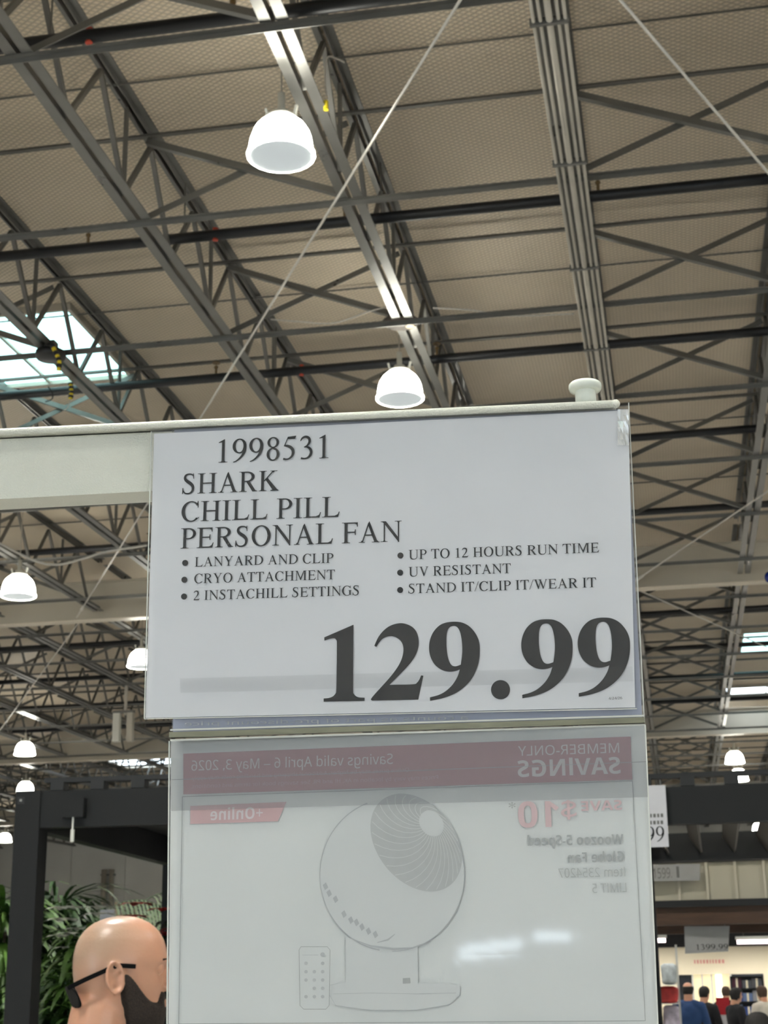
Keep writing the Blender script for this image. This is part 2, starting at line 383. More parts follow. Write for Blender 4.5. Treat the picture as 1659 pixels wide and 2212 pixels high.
# electrical conduits strapped under the third joist
t = thing('conduit_run', 'bundle of pale conduits strapped under the joist at the right', 'conduit', (-.5, 9.25, ZB - .10))
for k, dx in enumerate((-.115, -.065, 0, .065, .115)):
    MB().tube([(dx, 0, 0), (dx, 17.45, 0)], .014 if k != 2 else .026, 8).build('conduit', M['steel_light'], t, True)
for k in range(9): MB().box(-.145, 0.40 + k * 2.05, -.032, .145, 0.43 + k * 2.05, .03).build('strap', M['steel'], t)
# diagonal tension rods
for a, b, lb in [((-.62, 8.45), (-10.85, 26.85), 'long pale tension rod slanting down left past the near lamps'),
                 ((-.45, 8.45), (7.3, 26.85), 'pale tension rod crossing the top right corner'),
                 ((6.9, 8.9), (-.62, 26.8), 'pale tension rod ending on the girder right of the price sign'),
                 ((-.4, 27.15), (7.4, 45.0), 'tension rod beyond the girder, right of the price sign'),
                 ((-10.9, 27.15), (-21.3, 45.0), 'tension rod beyond the girder at the far left')]:
    t = thing('tension_rod', lb, 'rod', (0, 0, 0)); z = 8.25 if a[0] > 6 else 8.32
    MB().tube([(*a, z), (*b, z)], .0125, 8).build('rod', M['wire'], t, True)
    A, B = Vector((*a, z)), Vector((*b, z)); d = (B - A).normalized()
    MB().tube([B - d * .95, B - d * .65], .026, 8).build('turnbuckle', M['wire'], t, True)
# skylights in the roof
def skylight(n, x0, x1, y0, y1, m):
    t = tag(bpy.data.objects.new(f'window_{n}', None), kind='structure'); COL.objects.link(t); t.location = ((x0+x1)/2, (y0+y1)/2, ZD)
    w, h = (x1-x0)/2, (y1-y0)/2
    for a in ((-w, -h, -w + .05, h), (w - .05, -h, w, h), (-w + .05, -h, w - .05, -h + .05), (-w + .05, h - .05, w - .05, h)):
        MB().box(a[0], a[1], -.09, a[2], a[3], -.001).build('window_frame', M['steel_light'], t)
    nx = max(1, round((x1-x0) / 1.3))
    for i in range(nx):
        a, b = -w + .05 + i * (2*w-.1)/nx, -w + .05 + (i+1) * (2*w-.1)/nx
        MB().box(a + .02, -h + .05, -.035, b - .02, h - .05, -.02).build('pane', m, t)
        if i: MB().box(a - .02, -h + .05, -.07, a + .02, h - .05, -.02).build('mullion', M['steel_light'], t)
skylight(1, -8.95, -6.62, 15.75, 18.0, M['sky'])
skylight(2, 1.85, 4.2, 36.3, 38.9, M['sky'])
skylight(3, -19.9, -17.5, 52.5, 54.8, M['sky_far'])
skylight(4, 1.6, 4.0, 43.6, 44.9, M['sky_far'])
skylight(5, -6.8, -4.4, -7.5, -5.1, M['sky'])
skylight(6, 1.4, 3.8, -3.5, -1.1, M['sky'])
skylight(7, -27.0, -24.6, 30.0, 32.4, M['sky'])

skylight(8, -2.3, .1, -9.5, -7.1, M['sky'])  # this and the two after: unseen skylights added to light the sign
skylight(9, -6.8, -4.4, 1.2, 3.6, M['sky'])
skylight(10, 3.4, 5.8, 1.2, 3.6, M['sky'])
# unseen glowing entrance windows, added behind the camera to light the price sign
for n_, (xa, xb) in ((11, (5.2, 12.5)), (12, (-16.5, -7.5))):
    t = tag(MB().box(xa, Y0 + .001, .2, xb, Y0 + .02, 5.0).build(f'window_{n_}', M['sky_far']), kind='structure')
    for k in range(7):
        x = xa + (xb - xa) * k / 6; MB().box(x - .05, Y0 + .02, .2, x + .05, Y0 + .1, 5.0).build('mullion', M['steel'], t)
# ---------------------------------------------------------------- high-bay lamps
def lamp_meshes():
    prof = [(.248, 0), (.268, .01), (.268, .028), (.254, .05), (.250, .09), (.241, .15), (.222, .21), (.192, .262), (.150, .302), (.118, .316), (.105, .32)]
    sh = MB().lathe(prof, 20); 
    ln = MB().lathe([(.0, .012), (.12, .010), (.248, .004)], 20)
    hs = MB().lathe([(.110, .32), (.125, .325), (.125, .345), (.07, .355), (.06, .40), (.03, .41), (.03, .56)], 14, cap0=True, cap1=True)
    br = MB()
    for s in (-1, 1): br.bar((s * .10, 0, .34), (s * .125, 0, .44), .03, .02); br.bar((s * .12, 0, .36), (0, 0, .37), .02, .02)
    return sh.mesh('shade', M['shade'], True), ln.mesh('lens', M['lens'], True), hs.mesh('housing', M['lamp_metal'], True), br.mesh('bracket', M['lamp_metal'])
LM = lamp_meshes()
LD = bpy.data.lights.new('lamp_beam', 'AREA'); LD.shape = 'DISK'; LD.size = .48; LD.energy = LAMP_W; LD.spread = math.radians(112); LD.color = (1, .975, .92)
LD2 = LD
def lamp(x, y, z, label, s=1.0):
    t = thing('pendant_lamp', label, 'lamp', (x, y, z), 0, 'high bay lamps hanging from the roof')
    for nm, me in zip(('shade', 'lens', 'housing', 'bracket'), LM): o = link(nm, me, t); o.scale = (s, s, s)
    ld = LD if s < 1.15 else LD2
    lo = bpy.data.objects.new('light_source', ld); COL.objects.link(lo); lo.parent = t; lo.location = (0, 0, -.03)
    MB().tube([(0, 0, .55 * s), (0, 0, ZD - z)], .008, 6).build('hanger', M['steel_light'], t)
    return t
Z6 = 7.68
vis_lamps = [(-2.655, 10.3, 'glowing bell-shaped lamp nearest the camera, upper left of the price sign', 1.0),
             (-2.66, 15.62, 'glowing bell-shaped lamp just above the top rail of the price sign', 1.0),
             (-10.28, 22.9, 'glowing lamp at the left edge beside a drooping cable', 1.1),
             (-10.31, 29.0, 'glowing lamp half hidden behind the left edge of the price sign', 1.05),
             (-17.5, 40.0, 'glowing lamp above the left gazebo, upper of two over its post', 1.1),
             (-21.0, 48.2, 'small glowing lamp just over the left gazebo post', 1.1),
             (-29.3, 65.3, 'small glowing lamp at the left edge beside the gazebo post', 1.2),
             (-25.3, 69.5, 'small glowing lamp seen under the left gazebo beam', 1.25),
             (1.9, 47.6, 'glowing lamp at the far right over the right gazebo beam', 1.1),
             (*at_z(1597, 1692, 7.68).xy, 'lower glowing lamp peeping over the right pergola beam', 1.2),
             (*at_z(1640, 1798, 7.68).xy, 'far lamp glowing just under the right pergola beam', 1.1)]
for x, y, lb, s in vis_lamps: lamp(x, y, {10.3: 7.81, 15.62: 7.80}.get(y, Z6 + .07), lb, s)
k = 0
for x in (-33.0, -25.4, -17.8, -10.3, -2.66, 5.0, 12.4):     # the same grid goes on outside the picture
    for y in (-10.7, -5.4, -.1, 5.1, 10.35, 16.6, 22.8, 29.0, 36, 43, 50, 57, 64, 71):
        px, py, d = proj((x, y, Z6))
        if d > 0 and -70 < px < 1730 and -120 < py < 2300 and not (420 < px < 1290 and 960 < py < 2300): continue
        if y > 30 and (round((y - 36) / 7 + x / 7.5) % 2): continue
        k += 1; lamp(x, y, Z6, 'high bay lamp of the same ceiling grid, outside the picture or behind the price sign')
# ================================================================ LETTERING
def cr(pts, n=7):
    """Catmull-Rom through tuples of any length"""
    out = []
    P = [pts[0]] + list(pts) + [pts[-1]]
    for i in range(1, len(P) - 2):
        a, b, c, d = P[i-1], P[i], P[i+1], P[i+2]
        for k in range(n):
            t = k / n
            out.append(tuple(.5*((2*b[j]) + (-a[j]+c[j])*t + (2*a[j]-5*b[j]+4*c[j]-d[j])*t*t + (-a[j]+3*b[j]-3*c[j]+d[j])*t**3) for j in range(len(b))))
    out.append(tuple(pts[-1]))
    return out
def strip(pts, n=7, smooth=True):
    """stroke of varying width -> list of quads"""
    p = cr(pts, n) if smooth else pts
    L, R_ = [], []
    for i, q in enumerate(p):
        a = p[max(0, i-1)]; b = p[min(len(p)-1, i+1)]
        dx, dy = b[0]-a[0], b[1]-a[1]; l = math.hypot(dx, dy) or 1
        nx, ny = -dy/l*q[2]/2, dx/l*q[2]/2
        L.append((q[0]+nx, q[1]+ny)); R_.append((q[0]-nx, q[1]-ny))
    return [[L[i], L[i+1], R_[i+1], R_[i]] for i in range(len(p)-1)]
def ring(cx, cy, rx, ry, ix, iy, a0=0, a1=360, n=28, icx=None):
    icx = cx if icx is None else icx
    out = []
    for i in range(n):
        t, u = (math.radians(a0+(a1-a0)*k/n) for k in (i, i+1))
        out.append([(cx+rx*math.cos(t), cy+ry*math.sin(t)), (cx+rx*math.cos(u), cy+ry*math.sin(u)),
                    (icx+ix*math.cos(u), cy+iy*math.sin(u)), (icx+ix*math.cos(t), cy+iy*math.sin(t))])
    return out
def rect(x0, y0, x1, y1): return [[(x0, y0), (x1, y0), (x1, y1), (x0, y1)]]
def serif(x0, x1, y, s, xa, xb):
    """serif slab x0..x1 at height y, s=+1 sits on baseline (bracket goes up to stem xa..xb), -1 hangs from the cap line"""
    t, h = 19*s, 62*s
    return [[(x0, y), (x1, y), (x1, y+t), (x0, y+t)],
            [(xa-38, y+t), (xb+38, y+t), (xb+10, y+t+.35*(h-t)), (xa-10, y+t+.35*(h-t))],
            [(xa-10, y+t+.35*(h-t)), (xb+10, y+t+.35*(h-t)), (xb, y+h), (xa, y+h)]]
def stem(xc, w, y0=0, y1=662, b=None, t=None):
    o = rect(xc-w/2, y0, xc+w/2, y1)
    if b: o += serif(b[0], b[1], 0, 1, xc-w/2, xc+w/2)
    if t: o += serif(t[0], t[1], 662, -1, xc-w/2, xc+w/2)
    return o
def diag(x0, y0, x1, y1, w):
    """w is the horizontal width"""
    return [[(x0-w/2, y0), (x0+w/2, y0), (x1+w/2, y1), (x1-w/2, y1)]]
S_, HL = 100, 42
GLYPH = {
 'I': (333, stem(166, S_, 0, 662, (18, 315), (18, 315))),
 'H': (722, stem(155, S_, 0, 662, (19, 296), (19, 296)) + stem(566, S_, 0, 662, (425, 702), (425, 702)) + rect(155, 312, 566, 356)),
 'L': (611, stem(155, S_, 0, 662, (12, 200), (12, 298)) + [[(150, 0), (550, 0), (556, 20), (530, 44), (150, 44)], [(430, 42), (556, 18), (598, 174), (573, 174), (535, 90)]]),
 'E': (611, stem(153, S_, 0, 662, (12, 200), (12, 200)) + [[(150, 0), (552, 0), (530, 42), (150, 42)], [(440, 40), (552, 0), (597, 169), (569, 169), (525, 84)],
       [(150, 620), (546, 620), (546, 662), (150, 662)], [(440, 622), (546, 640), (546, 519), (521, 519), (506, 590)], [(150, 323), (460, 323), (460, 365), (150, 365)],
       [(432, 344), (455, 250), (479, 250), (479, 438), (455, 438)]]),
 'F': (556, stem(153, S_, 0, 662, (12, 292), (12, 200)) + [[(150, 620), (546, 620), (546, 662), (150, 662)], [(440, 622), (546, 640), (546, 519), (521, 519), (506, 590)],
       [(150, 323), (460, 323), (460, 365), (150, 365)], [(432, 344), (455, 250), (479, 250), (479, 438), (455, 438)]]),
 'T': (611, stem(305, S_, 0, 662, (160, 452)) + [[(32, 622), (578, 622), (580, 662), (30, 662)], [(17, 492), (43, 492), (64, 570), (110, 622), (30, 662)],
       [(593, 492), (567, 492), (546, 570), (500, 622), (580, 662)]]),
 'P': (556, stem(155, S_, 0, 662, (16, 296), (16, 200)) + rect(150, 620, 290, 662) + rect(195, 296, 290, 336) + ring(290, 479, 252, 183, 148, 142, -90, 90, 16)),
 'R': (667, stem(155, S_, 0, 662, (17, 294), (17, 200)) + rect(150, 620, 300, 662) + rect(195, 318, 320, 356) + ring(300, 490, 259, 172, 152, 131, -90, 90, 16) +
       diag(325, 340, 555, 0, 128) + [[(490, 0), (659, 0), (659, 19), (600, 36), (470, 60)]]),
 'D': (722, stem(155, S_, 0, 662, (16, 200), (16, 200)) + rect(150, 620, 300, 662) + rect(150, 0, 300, 40) + ring(300, 331, 385, 331, 276, 290, -90, 90, 20)),
 'U': (722, stem(155, S_, 230, 662, None, (14, 300)) + stem(601, HL, 230, 662, None, (478, 705)) + strip([(155, 240, S_), (162, 150, 100), (210, 62, 84), (300, 18, 62), (385, 8, 46), (480, 22, 44), (560, 75, 42), (595, 150, 40), (601, 240, HL)])),
 'N': (722, stem(133, HL, 0, 640, (12, 240)) + stem(603, HL, -11, 662, None, (478, 707)) + [[(12, 662), (180, 662), (624, 100), (624, -11), (603, -11), (104, 612), (60, 640), (12, 643)]]),
 'M': (889, stem(143, HL, 0, 640, (12, 246)) + stem(733, S_, 0, 662, (598, 863), (700, 863)) + [[(12, 662), (208, 662), (470, 60), (425, 0), (164, 590), (120, 640), (12, 643)], [(683, 600), (683, 662), (640, 662), (425, 170), (450, 0)]]),
 'A': (722, diag(352, 640, 130, 0, 44) + [[(354, 674), (372, 674), (650, 0), (540, 0), (322, 560)]] + rect(205, 216, 500, 257) + serif(15, 213, 0, 1, 105, 140) + serif(451, 706, 0, 1, 545, 640)),
 'V': (722, [[(100, 662), (212, 662), (405, 130), (372, -11), (350, -11)]] + diag(595, 662, 372, 30, 42) + serif(16, 285, 662, -1, 108, 205) + serif(478, 697, 662, -1, 575, 610)),
 'W': (944, [[(78, 662), (186, 662), (352, 130), (322, -11), (302, -11)]] + diag(478, 560, 325, 40, 42) + [[(378, 662), (486, 662), (672, 130), (640, -11), (620, -11)]] + diag(850, 662, 640, 30, 42)
       + serif(5, 255, 662, -1, 85, 180) + serif(300, 560, 662, -1, 390, 480) + serif(760, 932, 662, -1, 832, 862)),
 'Y': (722, stem(362, S_, 0, 310, (215, 510)) + [[(94, 662), (208, 662), (412, 320), (412, 270), (312, 270)]] + diag(590, 662, 385, 300, 46) + serif(22, 285, 662, -1, 106, 195) + serif(474, 703, 662, -1, 572, 606)),
 'K': (722, stem(165, S_, 0, 662, (34, 305), (34, 305)) + diag(525, 645, 210, 320, 52) + [[(260, 372), (330, 440), (660, 60), (640, 0), (540, 0)]] + serif(430, 676, 662, -1, 515, 555) + [[(440, 0), (723, 0), (723, 19), (650, 60), (560, 50), (440, 19)]]),
 'C': (667, ring(362, 331, 334, 345, 224, 305, 38, 318, 30, icx=372) + [[(588, 455), (612, 455), (604, 676), (584, 676), (566, 610)], [(592, 128), (613, 92), (633, 114), (620, 140)]]),
 'G': (722, ring(372, 331, 340, 345, 228, 305, 38, 300, 30, icx=380) + [[(612, 465), (636, 465), (628, 676), (608, 676), (590, 610)]] + stem(590, S_, 35, 320) + [[(540, 60), (540, 20), (640, 60), (640, 100)]] + serif(470, 709, 354, -1, 540, 640)),
 'O': (722, ring(361, 331, 327, 345, 214, 305)),
 'S': (556, strip([(438, 560, 20), (400, 622, 40), (325, 652, 44), (235, 650, 52), (160, 615, 70), (128, 545, 84), (150, 475, 96), (230, 405, 106), (330, 340, 108), (402, 265, 102), (424, 180, 90), (395, 80, 76), (315, 22, 56), (220, 10, 46), (130, 40, 42), (75, 130, 26), (66, 190, 18)], 5)
       + [[(425, 500), (448, 500), (440, 676), (422, 676), (412, 640)], [(42, 0), (60, 0), (85, 60), (76, 200), (46, 200)]]),
 '1': (500, rect(213, 30, 299, 640) + serif(118, 394, 0, 1, 213, 299) + [[(111, 571), (190, 582), (299, 600), (299, 676), (288, 676), (111, 590)]]),
 '2': (500, strip([(45, 500, 26), (80, 570, 44), (140, 618, 62), (225, 632, 76), (310, 600, 84), (352, 520, 88), (340, 420, 84), (285, 310, 66), (190, 190, 48), (60, 45, 38)]) + [[(30, 0), (420, 0), (440, 40), (420, 76), (90, 76), (30, 20)], [(380, 70), (420, 0), (475, 137), (462, 142), (430, 100)]]),
 '3': (500, strip([(55, 520, 22), (105, 600, 52), (190, 638, 68), (280, 620, 76), (330, 550, 80), (318, 460, 70), (250, 380, 44), (165, 345, 24)]) + strip([(165, 345, 24), (265, 345, 52), (345, 290, 76), (382, 200, 84), (350, 95, 76), (270, 30, 54), (170, 14, 44), (75, 30, 62)])),
 '5': (500, [[(180, 662), (438, 688), (400, 598), (158, 598)], [(180, 662), (206, 662), (100, 400), (64, 400)]] + strip([(66, 405, 24), (160, 400, 72), (265, 360, 84), (335, 285, 88), (350, 190, 84), (310, 95, 66), (225, 30, 48), (140, 14, 46), (50, 32, 62)])),
 '8': (500, ring(250, 518, 178, 158, 98, 124) + strip([(340, 600, 30), (300, 430, 30), (200, 400, 60)], 3)[:0] + ring(250, 178, 195, 192, 112, 154) + diag(190, 400, 320, 300, 70)),
 '9': (500, ring(244, 458, 214, 218, 120, 180) + strip([(414, 450, 90), (405, 330, 88), (350, 205, 74), (250, 95, 52), (140, 20, 34), (58, -5, 24)])),
 '.': (250, ring(125, 45, 55, 55, 1, 1)), '/': (278, diag(272, 676, 6, -14, 36)), ' ': (250, []), '-': (333, rect(39, 194, 285, 257)),
}
def serif_polys(text, track=0):
    x, out = 0, []
    for ch in text:
        w, ps = GLYPH[ch]
        out += [[(a+x, b) for a, b in p] for p in ps]
        x += w + track
    return out, x - track
# ================================================================ PRICE SIGN (held in the building's frame, on its own plane)
def rodr(w):
    w = Vector(w); th = w.length; return Matrix.Rotation(th, 3, w.normalized())
class Sheet:
    def __init__(s, rot, c):
        s.R = rodr(rot) @ Matrix(((1, 0, 0), (0, 0, -1), (0, 1, 0))); s.c = Vector(c); s.n = s.R.col[2]
        s.M = Matrix.Translation(s.c) @ s.R.to_4x4()
    def P(s, px, py, n=0.0):
        """photo point -> (u, v, n) on the sheet"""
        r = ray(px, py); o = s.c + s.n * n; t = (o - EYE).dot(s.n) / r.dot(s.n)
        q = s.R.transposed() @ (EYE + r * t - s.c); return Vector((q.x, q.y, n))
S1 = Sheet((0.0729, 0.0278, 0.0024), (-.1535, .8352, 1.9263))
def slab(sheet, quad, n0, n1, nx=1, ny=1, wob=0):
    """thin sheet from four photo corners TL TR BR BL, n0..n1 thick"""
    q = [sheet.P(x, y) for x, y in quad]; m = MB(); V = []
    for s_, n in ((1, n1), (0, n0)):
        for j in range(ny + 1):
            for i in range(nx + 1):
                a, b = i / nx, j / ny
                p = (q[0] * (1-a) + q[1] * a) * (1-b) + (q[3] * (1-a) + q[2] * a) * b
                w = wob * (noise.noise(Vector((p.x * 14, p.y * 18, 3))) ) if wob else 0
                V.append((p.x, p.y, n + w))
    W = nx + 1; T = W * (ny + 1); F = []
    for j in range(ny):
        for i in range(nx):
            k = j * W + i; F += [(k, k + W, k + W + 1, k + 1), (T + k, T + k + 1, T + k + W + 1, T + k + W)]
    for i in range(nx): F += [(i, i + 1, T + i + 1, T + i), (ny*W + i, T + ny*W + i, T + ny*W + i + 1, ny*W + i + 1)]
    for j in range(ny): k = j * W; F += [(k, T + k, T + k + W, k + W), (k + nx, k + W + nx, T + k + W + nx, T + k + nx)]
    return m.add(V, F)
def flat(sheet, polys, n):
    """list of photo polygons laid flat on the sheet"""
    m = MB()
    for k, p in enumerate(polys): m.add([sheet.P(x, y, n + k * 4e-7) for x, y in p], [list(range(len(p)))])
    return m
def put(polys, w, A, B, capH, cap, sheet, n, mirror=False):
    """glyph polygons of width w, cap height cap -> along the photo baseline A..B, letters capH photo px tall"""
    a, b = sheet.P(*A), sheet.P(*B); d = (b - a); L = d.length; d = d / L
    up = (sheet.P(A[0], A[1] - capH) - a).length
    v = Vector((-d.y, d.x, 0)) if not mirror else Vector((d.y, -d.x, 0))
    m = MB()
    for k, p in enumerate(polys):
        m.add([tuple(a + d * (x / w * L) + v * (y / cap * up) + Vector((0, 0, n - a.z + k * 2.5e-7))) for x, y in p], [list(range(len(p)))])
    return m
def serif_line(text, A, B, capH, name='lettering', parent=None, n=.0006, sheet=S1):
    ps, w = serif_polys(text, 12)
    x0 = min(x for p in ps for x, y in p); x1 = max(x for p in ps for x, y in p)
    ps = [[(x - x0, y) for x, y in p] for p in ps]
    return put(ps, x1 - x0, A, B, capH, 662, sheet, n).build(name, M['ink'], parent)
def mono(t, bold):
    o = ''
    for ch in t:
        if ch in 'Il' and bold: o += chr(0x1D5F9)
        elif ch == 'I': o += chr(0x2160)
        elif 'A' <= ch <= 'Z': o += chr((0x1D5D4 if bold else 0x1D5A0) + ord(ch) - 65)
        elif 'a' <= ch <= 'z': o += chr((0x1D5EE if bold else 0x1D5BA) + ord(ch) - 97)
        elif '0' <= ch <= '9': o += chr((0x1D7EC if bold else 0x1D7E2) + ord(ch) - 48)
        else: o += ch
    return o
_caph = {}
def text_mesh(s, res=3):
    c = bpy.data.curves.new('t', 'FONT'); c.body = s; c.resolution_u = res; o = bpy.data.objects.new('t', c); COL.objects.link(o)
    dg = bpy.context.evaluated_depsgraph_get(); me = bpy.data.meshes.new_from_object(o.evaluated_get(dg))
    V = [(v.co.x, v.co.y) for v in me.vertices]; F = [list(p.vertices) for p in me.polygons]
    bpy.data.objects.remove(o); bpy.data.meshes.remove(me); return V, F
def sans_line(text, A, B, capH, m, parent, n, sheet, bold=False, name='lettering', mirror=True):
    V, F = text_mesh(mono(text, bold))
    if not V: return None
    if bold not in _caph: _caph[bold] = max(y for x, y in text_mesh(mono('H', bold))[0])
    x0, x1 = min(x for x, y in V), max(x for x, y in V); w = x1 - x0
    a, b = sheet.P(*A), sheet.P(*B); d = (b - a); L = d.length; d /= L
    up = (sheet.P(A[0], A[1] - capH) - a).length / _caph[bold]
    v = Vector((d.y, -d.x, 0)) if mirror else Vector((-d.y, d.x, 0))
    mb = MB(); mb.add([tuple(a + d * ((x - x0) / w * L) + v * (y * up) + Vector((0, 0, n - a.z))) for x, y in V], [tuple(reversed(q)) if mirror else q for q in F])
    return mb.build(name, m, parent)

# ---- the white price card
ps = thing('price_sign', 'white price card reading 129.99 in large black numerals', 'sign'); ps.matrix_world = S1.M
slab(S1, [(333, 937), (1357, 886), (1372, 1528), (314, 1551)], -.0004, .0, 24, 14, .0004).build('card', M['paper'], ps)
for a in (('1998531', (472, 1000), (710, 990), 49), ('SHARK', (394, 1068), (602, 1060), 43), ('CHILL PILL', (392, 1127.6), (734, 1117), 43),
          ('PERSONAL FAN', (390.5, 1185.5), (868, 1170), 43.5),
          ('LANYARD AND CLIP', (421, 1224.6), (720.6, 1216), 20.5), ('CRYO ATTACHMENT', (420, 1260.7), (724, 1251.7), 20.5), ('2 INSTACHILL SETTINGS', (418.6, 1297), (775.6, 1286), 20.5),
          ('UP TO 12 HOURS RUN TIME', (883, 1209), (1294.4, 1193.5), 20.5), ('UV RESISTANT', (883, 1246), (1104, 1238), 20.5), ('STAND IT/CLIP IT/WEAR IT', (882.5, 1282.4), (1288, 1268.7), 20.5)):
    o = serif_line(*a, parent=ps)
for x, y in ((400, 1216), (398.4, 1252.4), (397.6, 1288.6), (865, 1200), (864.4, 1237), (864.4, 1274.5)):
    flat(S1, [[(x + 6.6 * math.cos(t * .3927), y + 6.6 * math.sin(t * .3927)) for t in range(16)]], .0006).build('bullet', M['ink'], ps)
# the large numerals, outlined in units of the numeral height
ONE = [(385,182),(383,500),(381,830),(388,868),(405,890),(440,905),(496,908),(496,940),(88,948),(88,916),(140,911),(180,895),(205,868),(214,830),(218,600),(220,370),(214,335),(195,318),(150,322),(96,340),(94,308)]
TWO = [(592,392),(612,403),(640,360),(675,322),(720,301),(770,297),(820,314),(860,350),(880,400),(880,460),(862,530),(820,610),(740,715),(570,905),(570,938),(1030,928),(1080,690),(1058,686),(1042,725),(1018,758),(975,775),(745,780),(900,622),(970,540),(1015,460),(1034,380),(1028,300),(1000,235),(950,192),(880,168),(810,172),(740,198),(680,245),(630,310)]
NINE = [(1395,152),(1470,162),(1540,200),(1600,270),(1635,350),(1643,440),(1635,540),(1605,640),(1555,730),(1480,810),(1390,870),(1280,912),(1148,940),(1146,905),(1230,882),(1300,845),(1370,780),(1420,700),(1443,628),(1400,643),(1340,650),(1270,635),(1200,585),(1155,510),(1138,430),(1145,340),(1180,255),(1240,190),(1310,160)]
NINH = [(1380,195),(1415,205),(1442,245),(1460,320),(1468,420),(1464,500),(1453,580),(1400,596),(1360,582),(1332,530),(1316,450),(1310,350),(1316,260),(1340,210)]
def smooth(P, n=4):
    out = []; N_ = len(P)
    def corner(i):
        a, b, c = (Vector(P[(i + k) % N_]) for k in (-1, 0, 1)); return (b - a).angle(c - b) > .85
    C = [corner(i) for i in range(N_)]
    for i in range(N_):
        b, c = Vector(P[i]), Vector(P[(i+1) % N_]); a = Vector(P[i-1]) if not C[i] else b*2 - c; d = Vector(P[(i+2) % N_]) if not C[(i+1) % N_] else c*2 - b
        for k in range(n):
            t = k / n; p = .5*((2*b) + (c-a)*t + (2*a-5*b+4*c-d)*t*t + (-a+3*b-3*c+d)*t**3); out.append((p.x, p.y))
    return out
def numeral(loops, dx, dy, sx=1.0):
    """glyph drawing units -> the card (4.608 units to the photo pixel)"""
    loops = [smooth(L) for L in loops]; pts = [p for L in loops for p in L]
    V3 = [[Vector((x, y, 0)) for x, y in L] for L in loops]; T = tessellate_polygon(V3); m = MB()
    x0 = min(x for x, y in pts)
    m.add([S1.P(680 + (x0 + (x - x0) * sx + dx) / 4.608, 1310 + (y + dy) / 4.608, .0006) for x, y in pts], [tuple(q) for q in T]); return m
pr = [numeral([ONE], 0, 0), numeral([TWO], 0, 0), numeral([NINE, NINH], 0, 0), numeral([NINE, NINH], 918, -25, 1.012), numeral([NINE, NINH], 1480, -41, 1.03)]
for m_ in pr: m_.build('price_numeral', M['ink'], ps)
flat(S1, [[(1040 + (190 + 95 * math.cos(t * .19635)) / 4.608, 1310 + (829 + 96 * math.sin(t * .19635)) / 4.608) for t in range(32)]], .0006).build('price_point', M['ink'], ps)
sans_line('4/24/26', (1315, 1511.6), (1344, 1510.4), 5.2, M['ink'], ps, .0006, S1, mirror=False, name='date_lettering')
tag(slab(S1, [(390, 1466), (1366, 1440), (1368, 1472), (391, 1497)], .0007, .0008, 6, 1).build('show_through_strip', film('show-through tint', (120, 120, 118), .018, gloss=.0), ps), 'faint grey strip showing through the card')  # added grey tint imitating what shows through the card
slab(S1, [(327, 932), (1358, 877), (1376, 1531), (312, 1553)], .0012, .0014, 24, 14, .0004).build('laminate_film', M['film_thin'], ps)
m = MB()
for a, b in (((327, 932), (312, 1553)), ((312, 1553), (1376, 1531))): m.bar(S1.P(*a, .0012), S1.P(*b, .0012), .0005, .0006)
m.build('film_edge', M['edge'], ps)
tp = MB(); V = []
for j in range(7):
    for i in range(5):
        p = S1.P(1334 + i * 6, 884 + j * 13, .0018 + .0016 * random.random()); V.append(p)
tp.add(V, [(j*5+i, j*5+i+5, j*5+i+6, j*5+i+1) for j in range(6) for i in range(4)])
tag(tp.build('tape_piece', M['tape'], ps), 'crinkled clear tape on the top right corner')

# ---- clear hanging sleeve behind it
sl = thing('sign_sleeve', 'clear plastic hanging sleeve behind and below the price card', 'sleeve'); sl.matrix_world = S1.M
slab(S1, [(372, 924), (1352, 880), (1387, 1552), (369, 1582)], -.0046, -.0042, 12, 8, .0003).build('backing_sheet', M['backing'], sl)
slab(S1, [(368, 924), (1358, 880), (1392, 1560), (368, 1592)], -.0036, -.0032, 12, 8, .0003).build('sleeve_film', M['film'], sl)
m = MB()
m.bar(S1.P(368, 1588, -.001), S1.P(1392, 1556, -.001), .0030, .0052); m.build('joint_strip', M['strip'], sl)
m = MB()
m.bar(S1.P(368, 1577, .0006), S1.P(1392, 1546, .0006), .0010, .0006); m.bar(S1.P(368, 1599, .0006), S1.P(1394, 1566, .0006), .0010, .0007)
m.bar(S1.P(1358, 870, -.003), S1.P(1392, 1562, -.003), .0006, .0008)
m.build('film_edge', M['edge'], sl)
sans_line('a counts as part of pre-discount price', (1010, 1553), (395, 1567), 9, M['greyink'], sl, -.0030, S1)
# ---- rail, knob
rl = thing('sign_rail', 'cream coated metal rail that carries the price sign', 'rail'); rl.matrix_world = S1.M
def rbar(A, B, n0, n1, hpx0, hpx1):
    a0, b0 = S1.P(A[0], A[1], 0), S1.P(B[0], B[1], 0); a1, b1 = S1.P(A[0], A[1] + hpx0, 0), S1.P(B[0], B[1] + hpx1, 0)
    ext = (a0 - b0).normalized(); ex = .55
    a0e, a1e = a0 + ext * ex, a1 + (a1 - b1).normalized() * ex
    V = [(p.x, p.y, n) for n in (n1, n0) for p in (a0e, b0, b1, a1e)]
    return MB().add(V, [(3, 2, 1, 0), (4, 5, 6, 7), (0, 1, 5, 4), (1, 2, 6, 5), (2, 3, 7, 6), (3, 0, 4, 7)])
a0, b0 = S1.P(0, 935), S1.P(1330, 874); d_ = (a0 - b0).normalized()
m = MB(); path = [b0, b0 * .5 + a0 * .5, a0, a0 + d_ * .55]
m.tube([Vector((p.x, p.y, .0015)) for p in path], .0022, 12); m.build('rail_lip', M['cream_coat'], rl, True)
MB().ell((b0.x, b0.y, .0015), (.0026, .0026, .0026), 10, 8).build('rail_end_cap', M['cream_coat'], rl, True)
rbar((0, 943), (1330, 882), -.0075, -.0058, 130, 121).build('rail_face', M['cream_coat'], rl)
